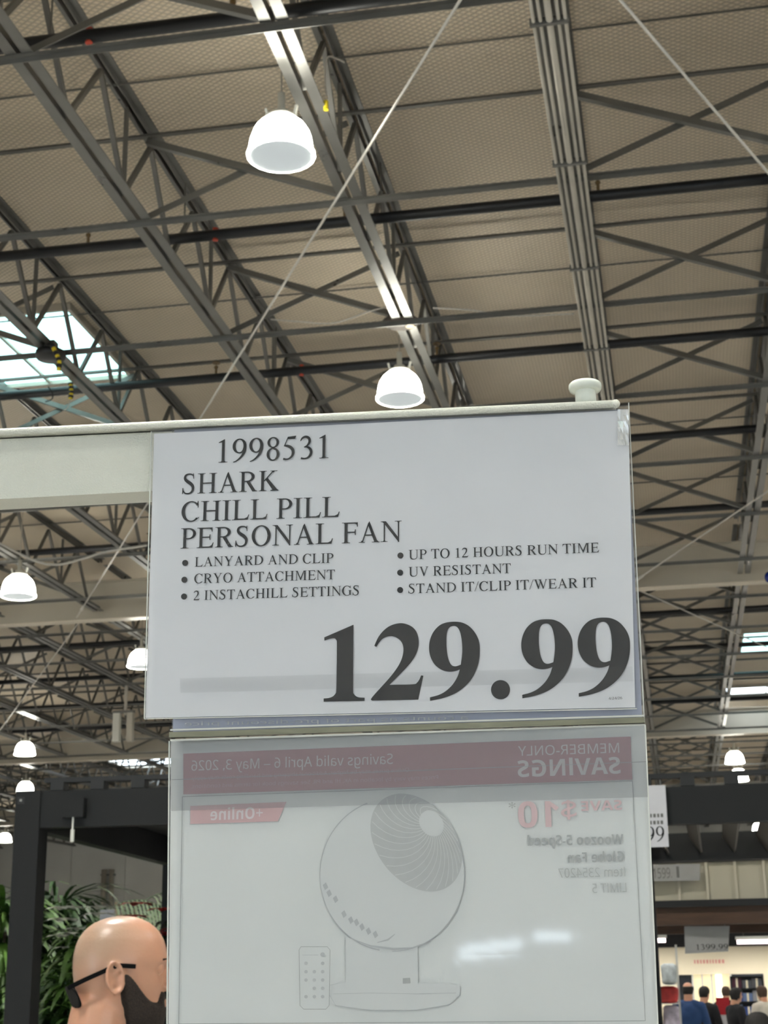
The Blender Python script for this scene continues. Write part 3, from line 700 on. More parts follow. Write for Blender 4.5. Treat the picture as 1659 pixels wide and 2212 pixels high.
rbar((0, 943), (1330, 882), -.034, -.0325, 130, 121).build('rail_back', M['cream_coat'], rl)
rbar((0, 1068), (1330, 998), -.0325, -.0075, 5, 5).build('rail_underside', M['cream_coat'], rl)
rbar((0, 934), (1330, 873), -.034, -.001, 5, 5).build('rail_top', M['cream_coat'], rl)
# the post that holds the rail, to the left of the picture
pe = S1.M @ (a0 + d_ * .50)
m = MB().box(-.02, .032, -pe.z + .02, .02, .072, .01); m.build('stand_post', M['cream_coat'], None); so = bpy.data.objects['stand_post']
rp = thing('sign_stand', 'cream sign stand post holding the rail, left of the picture', 'stand', (pe.x, pe.y + .006, pe.z)); so.parent = rp
MB().box(-.22, -.2, -pe.z, .22, .24, -pe.z + .02).build('base_plate', M['cream_coat'], rp)
kb = S1.M @ S1.P(1266, 874, -.010)
t = thing('rail_knob', 'milky plastic spool-shaped knob on top of the rail near its right end', 'knob', kb)
sc_ = .85 / FPX
R1, R2 = 37.5 * sc_, 24 * sc_
MB().lathe([(R2, -.001), (R2 * .98, .005), (R2 * .97, .0082)], 28, cap0=True).build('neck', M['plastic_white'], t, True)
MB().lathe([(R2 * .97, .0078), (R1 * .93, .0086), (R1, .0105), (R1 * .98, .0122), (R1 * .88, .0132), (R1 * .6, .0128)], 32, cap1=True, cap0=True).build('disc', M['plastic_white'], t, True)

# ---- the savings flyer hanging below, seen from its back
S2 = Sheet((0.0148, 0.004, -.0201), tuple(EYE + (Vector((-.1513, .8676, 1.7521)) - EYE) * .9745))
fl = thing('savings_flyer', 'pale flyer in the lower sleeve, printed side away, mirrored red banner showing through', 'flyer'); fl.matrix_world = S2.M
slab(S2, [(369, 1601), (1394, 1566), (1426, 2330), (362, 2345)], -.0008, -.0004, 20, 14, .0003).build('sheet', M['flyer'], fl)
n1 = .0003; n2 = .0005
flat(S2, [[(396, 1628), (396, 1716), (1366, 1684), (1362, 1591)]], n1).build('banner', M['pinkband'], fl)
flat(S2, [[(411, 1741), (411, 1780), (600, 1774), (619, 1732)]], n1).build('online_tag', M['pinktag'], fl)
fr = [(394, 1721), (1366, 1687), (1394, 2205), (386, 2212)]; ln = []
for i in range(4):
    (x0, y0), (x1, y1) = fr[i], fr[(i+1) % 4]; l = math.hypot(x1-x0, y1-y0); nx, ny = -(y1-y0)/l*.8, (x1-x0)/l*.8
    ln.append([(x0-nx, y0-ny), (x1-nx, y1-ny), (x1+nx, y1+ny), (x0+nx, y0+ny)])
ln.append([(371, 1683.5), (1400, 1644.5), (1400, 1646), (371, 1685)])
for p in ln: flat(S2, [p], n2).build('frame_line', M['line'], fl)
T = lambda s, A, B, h, m_, bold=False: sans_line(s, A, B, h, M[m_], fl, n2, S2, bold)
T('Savings valid April 6 – May 3, 2026', (849, 1650), (414, 1665), 22, 'whiteink')
T('Online prices may be higher. Additional shipping and handling costs may apply.', (884, 1667), (413, 1685), 8.5, 'pinkfine')
T('Prices may vary by location in AK, HI and PR. See savings book for terms and conditions.', (947, 1683), (413, 1703), 8.5, 'pinkfine')
T('MEMBER-ONLY', (1338, 1626), (1120, 1633), 21, 'whiteink')
T('SAVINGS', (1341, 1671), (1119, 1679), 36, 'whiteink', True)
T('SAVE', (1344, 1749), (1256, 1752), 21, 'pinkink', True)
T('$', (1246, 1764), (1212, 1765), 37, 'pinkink', True)
T('10', (1209, 1786), (1120, 1788), 56, 'pinkink', True)
T('*', (1114, 1755), (1099, 1755), 22, 'greyink')
T('Woozoo 5-Speed', (1347, 1824), (1140, 1827), 22, 'greyink', True)
T('Globe Fan', (1349, 1861), (1227, 1864), 22, 'greyink', True)
T('Item 2354207', (1351, 1893), (1207, 1896), 20, 'greyfine')
T('LIMIT 5', (1354, 1927), (1280, 1929), 20, 'greyfine')
T('+Online', (568, 1768), (455, 1772), 25, 'whiteink', True)
# globe fan picture printed on the flyer
def oval(cx, cy, rx, ry, rot=0, n=48, a0=0, a1=360):
    c, s = math.cos(math.radians(rot)), math.sin(math.radians(rot))
    return [(cx + rx*math.cos(t)*c - ry*math.sin(t)*s, cy + rx*math.cos(t)*s + ry*math.sin(t)*c) for t in (math.radians(a0 + (a1-a0)*k/n) for k in range(n + (a1-a0 < 360)))]
def stroke(pts, w, w1=None):
    q = [(x, y, w + (0 if w1 is None else (w1 - w) * abs(2*i/(len(pts)-1) - 1))) for i, (x, y) in enumerate(pts)]; return strip(q, smooth=False)
tag(flat(S2, [oval(847, 1890, 156, 165, n=64)], n2).build('globe_picture', M['globe'], fl), 'faint globe fan picture')
flat(S2, stroke(oval(847, 1890, 156, 165, n=60, a0=100, a1=250), 1.2, 2.6) + stroke(oval(847, 1890, 156, 165, n=30, a0=-60, a1=90), 1.4) +
     stroke([(762, 2029), (800, 2043), (850, 2050), (890, 2048), (930, 2033)], 5, 1.5) + stroke([(815, 2036), (838, 2030), (853, 2018)], 4, 1.5), n2 + .00012).build('globe_outline', M['globe_edge'], fl)
flat(S2, [oval(899, 1820, 118, 84, 51, 56)], n2 + .0001).build('grille_picture', M['grille'], fl)
hx, hy = 932, 1779; sw = []
for k in range(26):
    a = 2 * math.pi * k / 26; c, s = math.cos(math.radians(51)), math.sin(math.radians(51)); pts = []
    for j in range(9):
        f = j / 8; ang = a + f * 1.1
        ex, ey = 118*.97*math.cos(ang), 84*.97*math.sin(ang); X, Y = 899 + ex*c - ey*s, 1820 + ex*s + ey*c
        pts.append((hx + (X - hx) * (.16 + .84 * f), hy + (Y - hy) * (.16 + .84 * f)))
    sw += stroke(pts, 1.5)
flat(S2, sw, n2 + .0002).build('grille_lines', M['grille_line'], fl)
flat(S2, [oval(hx, hy, 30, 24, 51)], n2 + .0003).build('grille_hub', M['globe'], fl)
flat(S2, [[(746, 2023), (746, 2118), (716, 2128), (712, 2150), (725, 2172), (800, 2182), (900, 2182), (970, 2170), (993, 2150), (994, 2130), (960, 2124), (903, 2122), (902, 2038), (850, 2050), (800, 2043)]], n2 - .00005).build('fan_base_picture', M['globe'], fl)
flat(S2, stroke([(720, 2147), (800, 2145), (900, 2147), (985, 2145)], 1.2) + stroke([(712, 2128), (746, 2122), (746, 2030)], .8) + stroke([(712, 2150), (725, 2172), (800, 2182), (900, 2182), (970, 2170), (993, 2150), (994, 2130)], 1.0), n2 + .0001).build('fan_base_line', M['globe_dark'], fl)
flat(S2, [[(870, 2113), (886, 2112), (887, 2124), (870, 2125)]], n2 + .0002).build('badge_picture', M['greyink'], fl)
for x, y in ((702, 1915), (710, 1930), (724, 1943), (742, 1975), (757, 1988), (769, 1993), (781, 2003), (795, 2012), (810, 2019)):
    flat(S2, [[(x-5, y-3), (x+2, y-9), (x+7, y+2), (x, y+8)]], n2 + .0002).build('vent_slot', M['globe_edge'], fl)
rm = [(650, 2045), (707, 2045), (713, 2052), (711, 2172), (704, 2180), (656, 2180), (648, 2172), (646, 2052)]
flat(S2, stroke(rm + rm[:1], 1.3), n2 + .0001).build('remote_outline', M['line'], fl)
flat(S2, [oval(661 + 18 * i, 2081 + 18 * j, 4, 4, n=8) for j in range(5) for i in range(3) if (i, j) not in ((1, 0), (0, 3))] + stroke([(653, 2063), (688, 2063)], 1) + [oval(697, 2062, 5, 5, n=10)], n2 + .0001).build('remote_buttons', M['globe_dark'], fl)
# two narrow lit panes high on the wall behind the camera, whose reflections show in the sleeve
for i_, (qa, qb) in enumerate((((985, 2038), (1140, 2057)), ((1162, 2021), (1240, 2041)))):
    def hit(px, py):
        r = ray(px, py).normalized(); q = S2.P(px, py, .0019); o = S2.M @ q; nn = S2.n; d = r - 2 * r.dot(nn) * nn; return o + d * ((Y0 + .03 - o.y) / d.y)
    a_, b_ = hit(*qa), hit(*qb); x0, x1 = sorted((a_.x, b_.x)); z0, z1 = sorted((a_.z, b_.z))
    w_ = tag(MB().box(x0, Y0 + .001, z0, x1, Y0 + .03, z1).build(f'window_{13 + i_}', M['sky_far']), kind='structure')
    MB().box(x0 - .05, Y0 + .001, z1, x1 + .05, Y0 + .05, z1 + .05).build('window_frame', M['steel'], w_); MB().box(x0 - .05, Y0 + .001, z0 - .05, x1 + .05, Y0 + .05, z0).build('window_frame', M['steel'], w_)
# lower sleeve
s2 = thing('lower_sleeve', 'lower clear sleeve around the savings flyer', 'sleeve'); s2.matrix_world = S2.M
slab(S2, [(366, 1601), (1394, 1566), (1427, 2345), (360, 2358)], .0016, .0019, 20, 14, .0002).build('sleeve_film', M['film_low'], s2)
slab(S2, [(369, 1603), (1394, 1569), (1400, 1722), (371, 1752)], .0010, .0012, 4, 2).build('painted_shadow', M['film_shadow'], s2)  # grey tint painting the rear sheet's shadow over the banner
for a, b in (((366, 1601), (360, 2358)), ((1394, 1566), (1427, 2345))): MB().bar(S2.P(*a, .0017), S2.P(*b, .0017), .0006, .0009).build('film_edge', M['edge'], s2)
# ================================================================ LOUVRED PERGOLA (dark aluminium)
blade = None
def pergola(label, x0, y0, H, W_, D_, yaw, solid, box):
    pg = thing('pergola', label, 'pergola', (x0, y0, 0), yaw); bh = .215
    for x in (0, W_ - .15):
        for y in (0, D_ - .15):
            p = MB().box(x, y, 0, x + .15, y + .15, H).build('post', M['char'], pg)
            MB().box(x - .03, y - .03, 0, x + .18, y + .18, .02).build('foot_plate', M['char_dark'], p)
    MB().box(.15, .012, H - bh, W_ - .15, .10, H - .004).build('front_beam', M['char'], pg)
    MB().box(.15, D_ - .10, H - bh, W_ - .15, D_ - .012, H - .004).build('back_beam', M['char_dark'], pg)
    for x in (.012, W_ - .10): MB().box(x, .15, H - bh, x + .088, D_ - .15, H - .004).build('side_beam', M['char'], pg)
    MB().box(.10, .10, H - .09, W_ - .1, .17, H - .07).build('gutter', M['char_dark'], pg)
    MB().box(.10, D_ - .17, H - bh, W_ - .1, D_ - .1, H - bh + .02).build('gutter', M['char_dark'], pg)
    Lz = H - .05
    bl = MB().add([(-.05, .12, .04), (.03, .12, -.075), (.045, .12, -.065), (-.03, .12, .055), (-.05, D_ - .12, .04), (.03, D_ - .12, -.075), (.045, D_ - .12, -.065), (-.03, D_ - .12, .055)],
                 [(0, 1, 2, 3), (7, 6, 5, 4), (0, 4, 5, 1), (1, 5, 6, 2), (2, 6, 7, 3), (3, 7, 4, 0)]).mesh('louver', M['louver'])
    endc = MB().box(-.04, .02, .05, .04, .12, .10).mesh('louver_bracket', M['char_dark'])
    for k in range(int((W_ - .3) / .245)):
        x = .24 + k * .245
        if not solid: o = link('louver', bl, pg); o.location = (x, 0, Lz - .035)
        o = link('louver_bracket', endc, pg); o.location = (x, 0, Lz)
    MB().box(.15, .05, H + .05, W_ - .15, .11, H + .078).build('louver_rail', M['char_dark'], pg)
    if solid: MB().box(.1, .1, H - .012, W_ - .1, D_ - .1, H + .01).build('roof_panel', M['char_dark'], pg)
    if box:
        MB().box(.30, -.05, H - .165, .43, .012, H - .055).build('motor_box', M['char'], pg)
        MB().tube([(.365, -.03, H - .165), (.365, -.03, H - .245)], .006, 8).build('crank_rod', M['lamp_metal'], pg)
        tag(MB().tube([(.365, -.03, H - .235), (.365, -.03, H - .305)], .012, 8).build('crank_socket', M['lamp_metal'], pg), 'pale crank socket hanging from the motor box')
        b = MB().box(.012, -.004, H - .075, .055, 0, H - .035).build('maker_badge', M['black'], pg)
        MB().box(.026, -.006, H - .062, .040, -.004, H - .048).build('badge_mark', M['sign_grey'], b)
    return pg
fl_ = at_y(35, 1709, 8.6)
pergola('charcoal aluminium pergola at the left, its post left of the bald man', fl_.x, fl_.y, fl_.z, 3.4, 3.35, .05, True, True)
fr0 = at_y(1300, 1703, 9.0)
pergola('charcoal aluminium pergola with an open louvred roof at the right edge', fr0.x, 9.0, fr0.z, 4.2, 3.2, -.02, False, False)

# ---- hardtop gazebo behind: beige ribbed valance over a brown timber beam
gz = thing('hardtop_gazebo', 'brown timber gazebo with a beige ribbed valance at the right', 'gazebo')
g0 = at_y(1300, 1870, 13.6); gz.location = (g0.x - .3, 13.6, 0); gz.rotation_euler = (0, 0, -.055)
zt = g0.z; z1 = at_y(1500, 1945, 13.6).z; z2 = at_y(1500, 1998, 13.6).z
GW = 4.6
for k in range(int(GW / .235)):
    MB().box(k * .235 + .004, 0, z1, k * .235 + .229, .03, zt).build('valance_board', M['beige'], gz)
    MB().box(k * .235 - .010, -.02, z1, k * .235 + .010, 0, zt).build('rib', M['rib'], gz)
MB().box(-.1, -.02, zt, GW + .1, 3.2, zt + .05).build('roof_edge', M['char_dark'], gz)
MB().box(-.05, -.03, z1 - .055, GW + .05, .05, z1).build('trim_board', M['char_dark'], gz)
MB().box(-.05, 0, z2, GW + .05, .14, z1 - .055).build('timber_beam', M['wood'], gz)
MB().box(-.05, 3.0, z2, GW + .05, 3.14, z1).build('timber_beam', M['wood'], gz)
for x in (0, GW - .16):
    for y in (0, 2.98): MB().box(x, y, 0, x + .16, y + .16, z2).build('post', M['wood'], gz)

# ---- hanging price signs at the right
def card(name, label, quad, y, m, lines, thick=.006):
    P = [at_y(px, py, y) for px, py in quad]; c = (P[0] + P[2]) / 2
    t = thing(name, label, 'sign', c)
    V = [p - c for p in P]; V = [(v.x, -thick/2, v.z) for v in V] + [(v.x, thick/2, v.z) for v in V]
    MB().add(V, [(3, 2, 1, 0), (4, 5, 6, 7), (0, 1, 5, 4), (1, 2, 6, 5), (2, 3, 7, 6), (3, 0, 4, 7)]).build('card', M[m], t)
    for s, A, B, h, mi, bold in lines:
        a, b = at_y(*A, y) - c, at_y(*B, y) - c; hh = at_y(A[0], A[1] - h, y).z - at_y(*A, y).z
        if s == '~':                                        # print too small to read: short strokes only
            q = MB(); x = a.x; random.seed(5)
            while x < b.x: w = (.25 + .5 * random.random()) * hh; q.add([(x, -thick/2 - .001, a.z), (x + w, -thick/2 - .001, a.z), (x + w, -thick/2 - .001, a.z + hh), (x, -thick/2 - .001, a.z + hh)], [(0, 1, 2, 3)]); x += w + .35 * hh
            tag(q.build('small_print', M[mi], t), kind='stuff')
        elif bold == 'serif':
            ps_, w = serif_polys(s, 10); x0 = min(x for p in ps_ for x, _ in p); x1 = max(x for p in ps_ for x, _ in p)
            V = MB()
            for k, p in enumerate(ps_): V.add([(a.x + (x - x0)/(x1 - x0)*(b.x - a.x), -thick/2 - .001 - k*1e-5, a.z + (b.z - a.z)*(x - x0)/(x1 - x0) + yy/662*hh) for x, yy in p], [list(range(len(p)))])
            V.build('lettering', M[mi], t)
        else:
            vv, ff = text_mesh(mono(s, bold), 2); x0 = min(x for x, _ in vv); x1 = max(x for x, _ in vv); ch = max(q for _, q in text_mesh(mono('H', bold), 2)[0])
            MB().add([(a.x + (x - x0)/(x1 - x0)*(b.x - a.x), -thick/2 - .0015, a.z + (b.z - a.z)*(x - x0)/(x1 - x0) + yy/ch*hh) for x, yy in vv], ff).build('lettering', M[mi], t)
    m = MB()
    for p in (P[0], P[1]):
        q = p - c; s = .08 if q.x > 0 else -.08
        m.tube([(q.x * .8, 0, q.z - .01), (q.x * .8, 0, q.z + .03)], .0025, 6)
    m.build('hanging_wire', M['steel'], t); return t
card('hanging_price_sign', 'white price sign ending in .99 hanging on the right pergola beam', [(1335, 1699), (1437, 1696), (1445, 1829), (1343, 1833)], 8.97, 'sign_white',
     [('.99', (1388, 1819), (1436, 1817), 32, 'ink', 'serif'), ('~', (1352, 1768), (1434, 1766), 8, 'sign_ink', False), ('~', (1352, 1783), (1434, 1781), 8, 'sign_ink', False)])
card('hanging_card', 'grey card with blurred numerals hung before the beige valance', [(1330, 1869), (1512, 1866), (1512, 1902), (1330, 1905)], 13.49, 'sign_grey',
     [('1599.', (1412, 1898), (1452, 1896), 22, 'sign_ink', False), ('I', (1462, 1896), (1468, 1896), 24, 'sign_ink', False)])
card('small_price_sign', 'grey price sign reading 1399.99 hanging below the brown beam', [(1478, 2001), (1576, 2000), (1573, 2055), (1480, 2060)], 13.6, 'sign_grey',
     [('1399.99', (1505, 2052), (1573, 2051), 12, 'ink', 'serif')])

# ================================================================ FAR END, RIGHT: cream shop front under a dark soffit
YW = 64.0
fz = lambda py: at_y(1540, py, YW).z
w0, w1 = at_y(1330, 2080, YW).x, XR
zc, zd = fz(2045), fz(2105)
wl = tag(MB().box(w0, YW, zd, w1, YW + .3, zc).build('wall_shopfront', M['cream_wall']), kind='structure')
tag(MB().box(w0, YW - .6, zc, w1, YW + .3, zc + 2.6).build('trim_1', M['dark_wall']), 'dark soffit above the cream shop front', kind='structure')
def opening(a, b, m, name, k):
    x0, x1 = at_y(a, 2110, YW).x, at_y(b, 2110, YW).x
    o = tag(MB().box(x0, YW + .32, 0, x1, YW + .36, zd).build(name, m), kind='structure'); return o, x0, x1
px_ = [(1330, 1463), (1650, 1900)]
for a, b in px_:
    x0, x1 = at_y(a, 2110, YW).x, at_y(b, 2110, YW).x
    MB().box(x0, YW, 0, x1, YW + .3, zd).build('wall_pier', M['cream_wall'], wl)
opening(1463, 1496, M['dark_glass'], 'door_1', 1)
d2, xa, xb = opening(1496, 1578, M['lit_room'], 'window_8', 1)
for k in range(5):
    x = xa + (xb - xa) * k / 4
    MB().box(x - .04, YW + .1, 0, x + .04, YW + .18, zd).build('mullion', M['lamp_metal'], d2)
x = at_y(1552, 2110, YW).x; MB().box(x - .12, YW - .1, 0, x + .12, YW + .1, zd).build('lit_column', M['lit_post'], d2)
opening(1580, 1650, M['dark_glass'], 'window_9', 1)
# faded red lettering on the cream wall
t = thing('wall_lettering', 'faded red lettering on the cream wall above the windows', 'lettering', (at_y(1533, 2080, YW).x, YW - .012, fz(2081)))
w = at_y(1567, 2080, YW).x - at_y(1500, 2080, YW).x; q = MB(); x = -w/2
while x < w/2: lw_ = random.uniform(.05, .1); q.box(x, -.004, 0, x + lw_, 0, .14); x += lw_ + .05
tag(q.build('letter_strokes', M['red_ink'], t), kind='stuff')
# fluorescent tubes below the soffit
for i, (a, b, py) in enumerate([(1300, 1438, 2034), (1592, 1740, 2035)]):
    A, B = at_y(a, py, 61), at_y(b, py, 61)
    t = thing('tube_light', ['white fluorescent tube partly hidden behind the flyer edge', 'white fluorescent tube at the right edge under the brown beam'][i], 'light', ((A.x+B.x)/2, 61, A.z))
    h = (B.x - A.x)/2
    MB().tube([(-h, 0, 0), (h, 0, 0)], .075, 8).build('tube', M['tube'], t)
    la = bpy.data.lights.new('tube_glow', 'AREA'); la.shape = 'RECTANGLE'; la.size = h * 2; la.size_y = .3; la.energy = 260; la.color = (1, .95, .88)
    lo = bpy.data.objects.new('light_source', la); COL.objects.link(lo); lo.parent = t; lo.location = (0, 0, -.1)
    MB().box(-h - .05, -.1, .08, h + .05, .1, .2).build('fitting', M['lamp_metal'], t)
    for s in (-.8, .8): MB().tube([(h*s, 0, .2), (h*s, 0, ZD - A.z)], .008, 5).build('hanger', M['steel'], t)
# display shelves with boxes inside the dark window
random.seed(3)
sh = thing('display_rack', 'dark display rack with small boxes behind the shoppers at the right', 'rack', (at_y(1615, 2150, 50).x, 50, 0))
rw = at_y(1650, 2150, 50).x - at_y(1582, 2150, 50).x; zt_ = at_y(1615, 2108, 50).z
for z in (.1, .5, .9, 1.28, zt_): MB().box(-rw/2, -.2, z - .03, rw/2, .2, z).build('shelf', M['black'], sh)
MB().box(-rw/2, .2, 0, rw/2, .22, zt_).build('back_panel', M['black'], sh)
for x in (-rw/2, rw/2): MB().box(x - .02, -.2, 0, x + .02, .2, zt_).build('side_panel', M['black'], sh)
cols = [mat('carton ' + n_, c) for n_, c in (('blue', (50, 76, 140)), ('pale blue', (96, 116, 156)), ('maroon', (70, 26, 46)), ('grey', (76, 78, 84)), ('white', (150, 150, 155)))]
cn = ['blue', 'pale blue', 'maroon', 'grey', 'white']; xi = 0
for zi, z in enumerate((.1, .5, .9, 1.28)):
    for k in range(3):
        ci = [2, 3, 3, 2, 0, 1, 4, 0, 1, 0, 4, 0][(zi * 3 + k + 5 * zi) % 12] if zi else [0, 4, 1][k]
        x = -rw/2 + .17 + k * (rw - .34) / 2; w = .12 + .03 * random.random(); h = .22 + .10 * random.random()
        b = thing('carton', f"{cn[ci]} carton, {['left', 'middle', 'right'][k]} place on the {['bottom', 'second', 'third', 'top'][zi]} shelf of the dark rack", 'box', (sh.location.x + x, 50 - .02, z), 0, 'cartons in the display rack')
        MB().box(-w, -.14, 0, w, .14, h).build('carton_body', cols[ci], b); MB().box(-.03, -.142, 0, .03, -.14, h).build('tape', M['cream_wall'], b)
# stacked merchandise beside the sign
ds = thing('display_stand', 'stand of coloured bags beside the right edge of the flyer', 'rack', (at_y(1436, 2200, 18).x, 18.0, 0))
for k, z in enumerate((.25, .55, .84, 1.12, 1.40, 1.60)): MB().box(-.2, -.16, z - .008, .17, .16, z).build('shelf', M['lamp_metal'], ds)
for x in (-.2, .17): MB().box(x - .012, .15, 0, x + .012, .17, 2.02).build('upright', M['lamp_metal'], ds)
Z18 = lambda z: 2120 - (z - 1.7) * FPX / 18 * 1.03
for i, (x0, x1, zb, h, rgb, lb) in enumerate([(-.2, -.02, 1.60, .26, (205, 203, 214), 'pale white bag on the top shelf beside the flyer, left of two'), (-.01, .165, 1.60, .22, (196, 204, 206), 'pale green-grey bag on the top shelf beside the flyer, right of two'),
      (-.2, -.06, 1.40, .185, (190, 168, 44), 'yellow bag on the second shelf beside the flyer'), (-.05, .165, 1.40, .18, (178, 52, 50), 'red bag on the second shelf beside the flyer'),
      (-.2, -.03, 1.12, .26, (196, 110, 40), 'orange bag on the middle shelf beside the flyer'), (-.02, .165, 1.12, .26, (196, 186, 200), 'lilac bag on the middle shelf beside the flyer')]):
    t = thing('merchandise_bag', lb, 'bag', (ds.location.x + (x0+x1)/2, 18, zb)); w = (x1-x0)/2 * .95; m_ = mat(f'bag {i}', rgb, .55, var=.3, vscale=14)
    mb = MB().ell((0, 0, h*.5), (w*1.05, .11, h*.5), 18, 14); q = lambda v, r: math.copysign(abs(v/r)**.45, v)*r
    mb.v = [(q(x, w*1.05)*(1+.06*math.sin(z*40+i)), q(yy, .11)*.95, h*.5 + q(z - h*.5, h*.5)) for x, yy, z in mb.v]
    mb.build('bag_body', m_, t, True); MB().box(-w*.6, -.01, h*.86, w*.6, .01, h).build('bag_seal', m_, t)
# red sign board between the shoppers
rc = at_y(1562, 2175, 24)
t = thing('red_board', 'red board on a white stand between the shoppers', 'board', (rc.x, 24, 0))
r_ = mat('red board paint', (168, 18, 34), .5)
z_a, z_b = at_y(1560, 2155, 24).z, at_y(1560, 2192, 24).z; wr = (at_y(1577, 2170, 24).x - at_y(1548, 2170, 24).x)/2
MB().box(-wr, -.02, z_b, wr, .02, z_a).build('panel', r_, t); MB().box(-wr, -.015, .1, wr*1.3, .015, z_b).build('lower_panel', M['sign_white'], t)
MB().box(-wr, -.2, 0, wr, .2, .1).build('base', M['sign_white'], t)

# ---- odds and ends under the roof
bp = at_y(1662, 1247, 26.2)
t = thing('balloon', 'dark blue balloon against the girder at the right edge', 'balloon', bp); MB().ell((0, 0, 0), (.085, .085, .1), 16, 12).build('envelope', M['balloon'], t, True)
MB().tube([(0, 0, -.1), (.03, 0, -.5), (.01, 0, -1.2)], .002, 5).build('string', M['cable'], t)
MB().lathe([(.012, -.11), (.004, -.098)], 8).build('knot', M['balloon'], t)
def cable(label, pts, r, m='cable', n=10, nm='hanging_cable'):
    q = cr([tuple(p) for p in pts], n); c = Vector(q[0]); t = tag(MB().tube([Vector(p) - c for p in q], r, 6).build(nm, M[m], None, True), label, 'cable'); t.location = c; return t
A, B = at_y(-60, 1140, 21), at_y(318, 1155, 21)
cable('pale cable drooping in a loop above the left lamp', [A, at_y(60, 1205, 21), at_y(120, 1220, 21), at_y(180, 1207, 21), at_y(230, 1192, 21), at_y(318, 1178, 21.2)], .018)
cable('thin cable sagging between joists above the small lamp', [at_y(585, 690, 14.7), at_y(650, 695, 14.7), at_y(720, 698, 14.7), at_y(800, 672, 14.7), at_y(850, 660, 14.7)], .008)
cable('thin cable sagging right of the small lamp', [at_y(935, 665, 14.9), at_y(1020, 670, 14.9), at_y(1100, 682, 14.9), at_y(1240, 678, 14.9)], .008)
cable('pale cable hanging beside the nearest lamp with a bend at the top', [at_y(745, 135, 10.6), at_y(730, 128, 10.6), at_y(708, 124, 10.6), at_y(702, 160, 10.6), at_y(705, 205, 10.6)], .007)
yt = at_y(704, 228, 10.6); t = tag(MB().tube([(0, 0, -.04), (0, 0, .04)], .02, 8).build('cable_tag', M['yellow']), 'yellow tag on the cable right of the nearest lamp', 'tag'); t.location = yt
# black plate and striped cord under the skylight
jb = at_y(118, 722, 14.6)
t = thing('cord_reel', 'dark round reel under the joist in front of the skylight', 'reel', (-6.40, 14.75, ZB - .13))
MB().lathe([(.0, 0), (.15, 0), (.165, .02), (.165, .08), (.13, .1), (.0, .1)], 24).build('reel_drum', M['black'], t, True)
MB().box(-.06, -.06, .12, .06, .06, .2).build('reel_bracket', M['steel_dark'], t)
def striped(label, P):
    t = thing('striped_cord', label, 'cord', P[0]); q = [Vector(p) for p in cr([tuple(p) for p in P], 8)]; k = 0; st_ = max(2, len(q)//7)
    for i in range(0, len(q) - 1, st_):
        MB().tube([p - Vector(P[0]) for p in q[i:i+st_+1]], .032 if k % 2 == 0 else .024, 8).build('cord_segment', M['black'] if k % 2 == 0 else M['yellow'], t, True); k += 1
striped('black and yellow striped cord hanging below the skylight, left of the joist', [at_y(112, 745, 14.6), at_y(122, 765, 14.6), at_y(128, 782, 14.6), at_y(126, 800, 14.6)])
striped('lower black and yellow striped cord end below the black pipe', [at_y(152, 828, 15.8), at_y(154, 845, 15.8), at_y(152, 862, 15.8)])
cable('thin wire loop under the lower striped cord', [at_y(152, 862, 15.8), at_y(146, 880, 15.8), at_y(136, 888, 15.8)], .006)
cable('thin black wire curving below the pipe at the skylight', [at_y(104, 835, 15.8), at_y(113, 850, 15.8), at_y(112, 862, 15.8), at_y(98, 868, 15.8)], .008, 'black')
t = thing('ceiling_sensor', 'dark round fitting on the roof beside the small lamp', 'fitting', (-2.52, 14.95, ZB + .02))
MB().lathe([(.0, -.03), (.16, -.03), (.2, .01), (.12, .06), (.0, .06)], 20).build('canopy', mat('brown fitting', (70, 60, 50), .6), t, True); MB().lathe([(.05, -.06), (.05, -.03)], 12, (.1, 0, 0), cap0=True).build('socket', M['brass'], t)
# pair of pale vertical housings hanging far left
c = at_y(270, 1572, 34)
t = thing('hanging_ducts', 'pair of pale vertical housings hanging left of the sign', 'duct', c)
MB().box(-.28, -.08, -.32, -.12, .08, .34).build('duct', M['lamp_metal'], t); MB().box(.06, -.08, -.32, .2, .08, .34).build('duct', M['steel_light'], t)
MB().box(-.03, -.03, .3, .03, .03, 1.0).build('pole', M['steel_light'], t); MB().box(-.3, -.05, .34, .22, .05, .4).build('crossbar', M['steel'], t)
MB().tube([(0, 0, 1.0), (0, 0, ZB - c.z)], .02, 6).build('hanger', M['steel'], t)
# ================================================================ PEOPLE
def remesh(o, vox, smooth=4):
    r = o.modifiers.new('remesh', 'REMESH'); r.mode = 'VOXEL'; r.voxel_size = vox; r.use_smooth_shade = True
    if smooth: s = o.modifiers.new('smooth', 'SMOOTH'); s.factor = .5; s.iterations = smooth
    return o
def limb(mb, pts, rad, n=14):
    q = cr([tuple(p) + (r,) for p, r in zip(pts, rad)], 5)
    mb.tube([p[:3] for p in q], 0, n, rad=[p[3] for p in q])
    for p, r in ((pts[0], rad[0]), (pts[-1], rad[-1])): mb.ell(p, (r, r, r), 12, 8)
HEAD = [(124.5,-2,22,8),(122,-17,37,25),(117,-33,51,38),(109,-51,67,50),(96,-67,82,61),(76,-80,95,70),(50,-87,103,75),(30,-88,106,76),(12,-87,99,75),(-8,-84,96,72),(-28,-78,95,68),(-48,-74,94,64),(-68,-70,93,59),(-88,-66,86,51),(-102,-58,70,40),(-110,-46,50,24)]
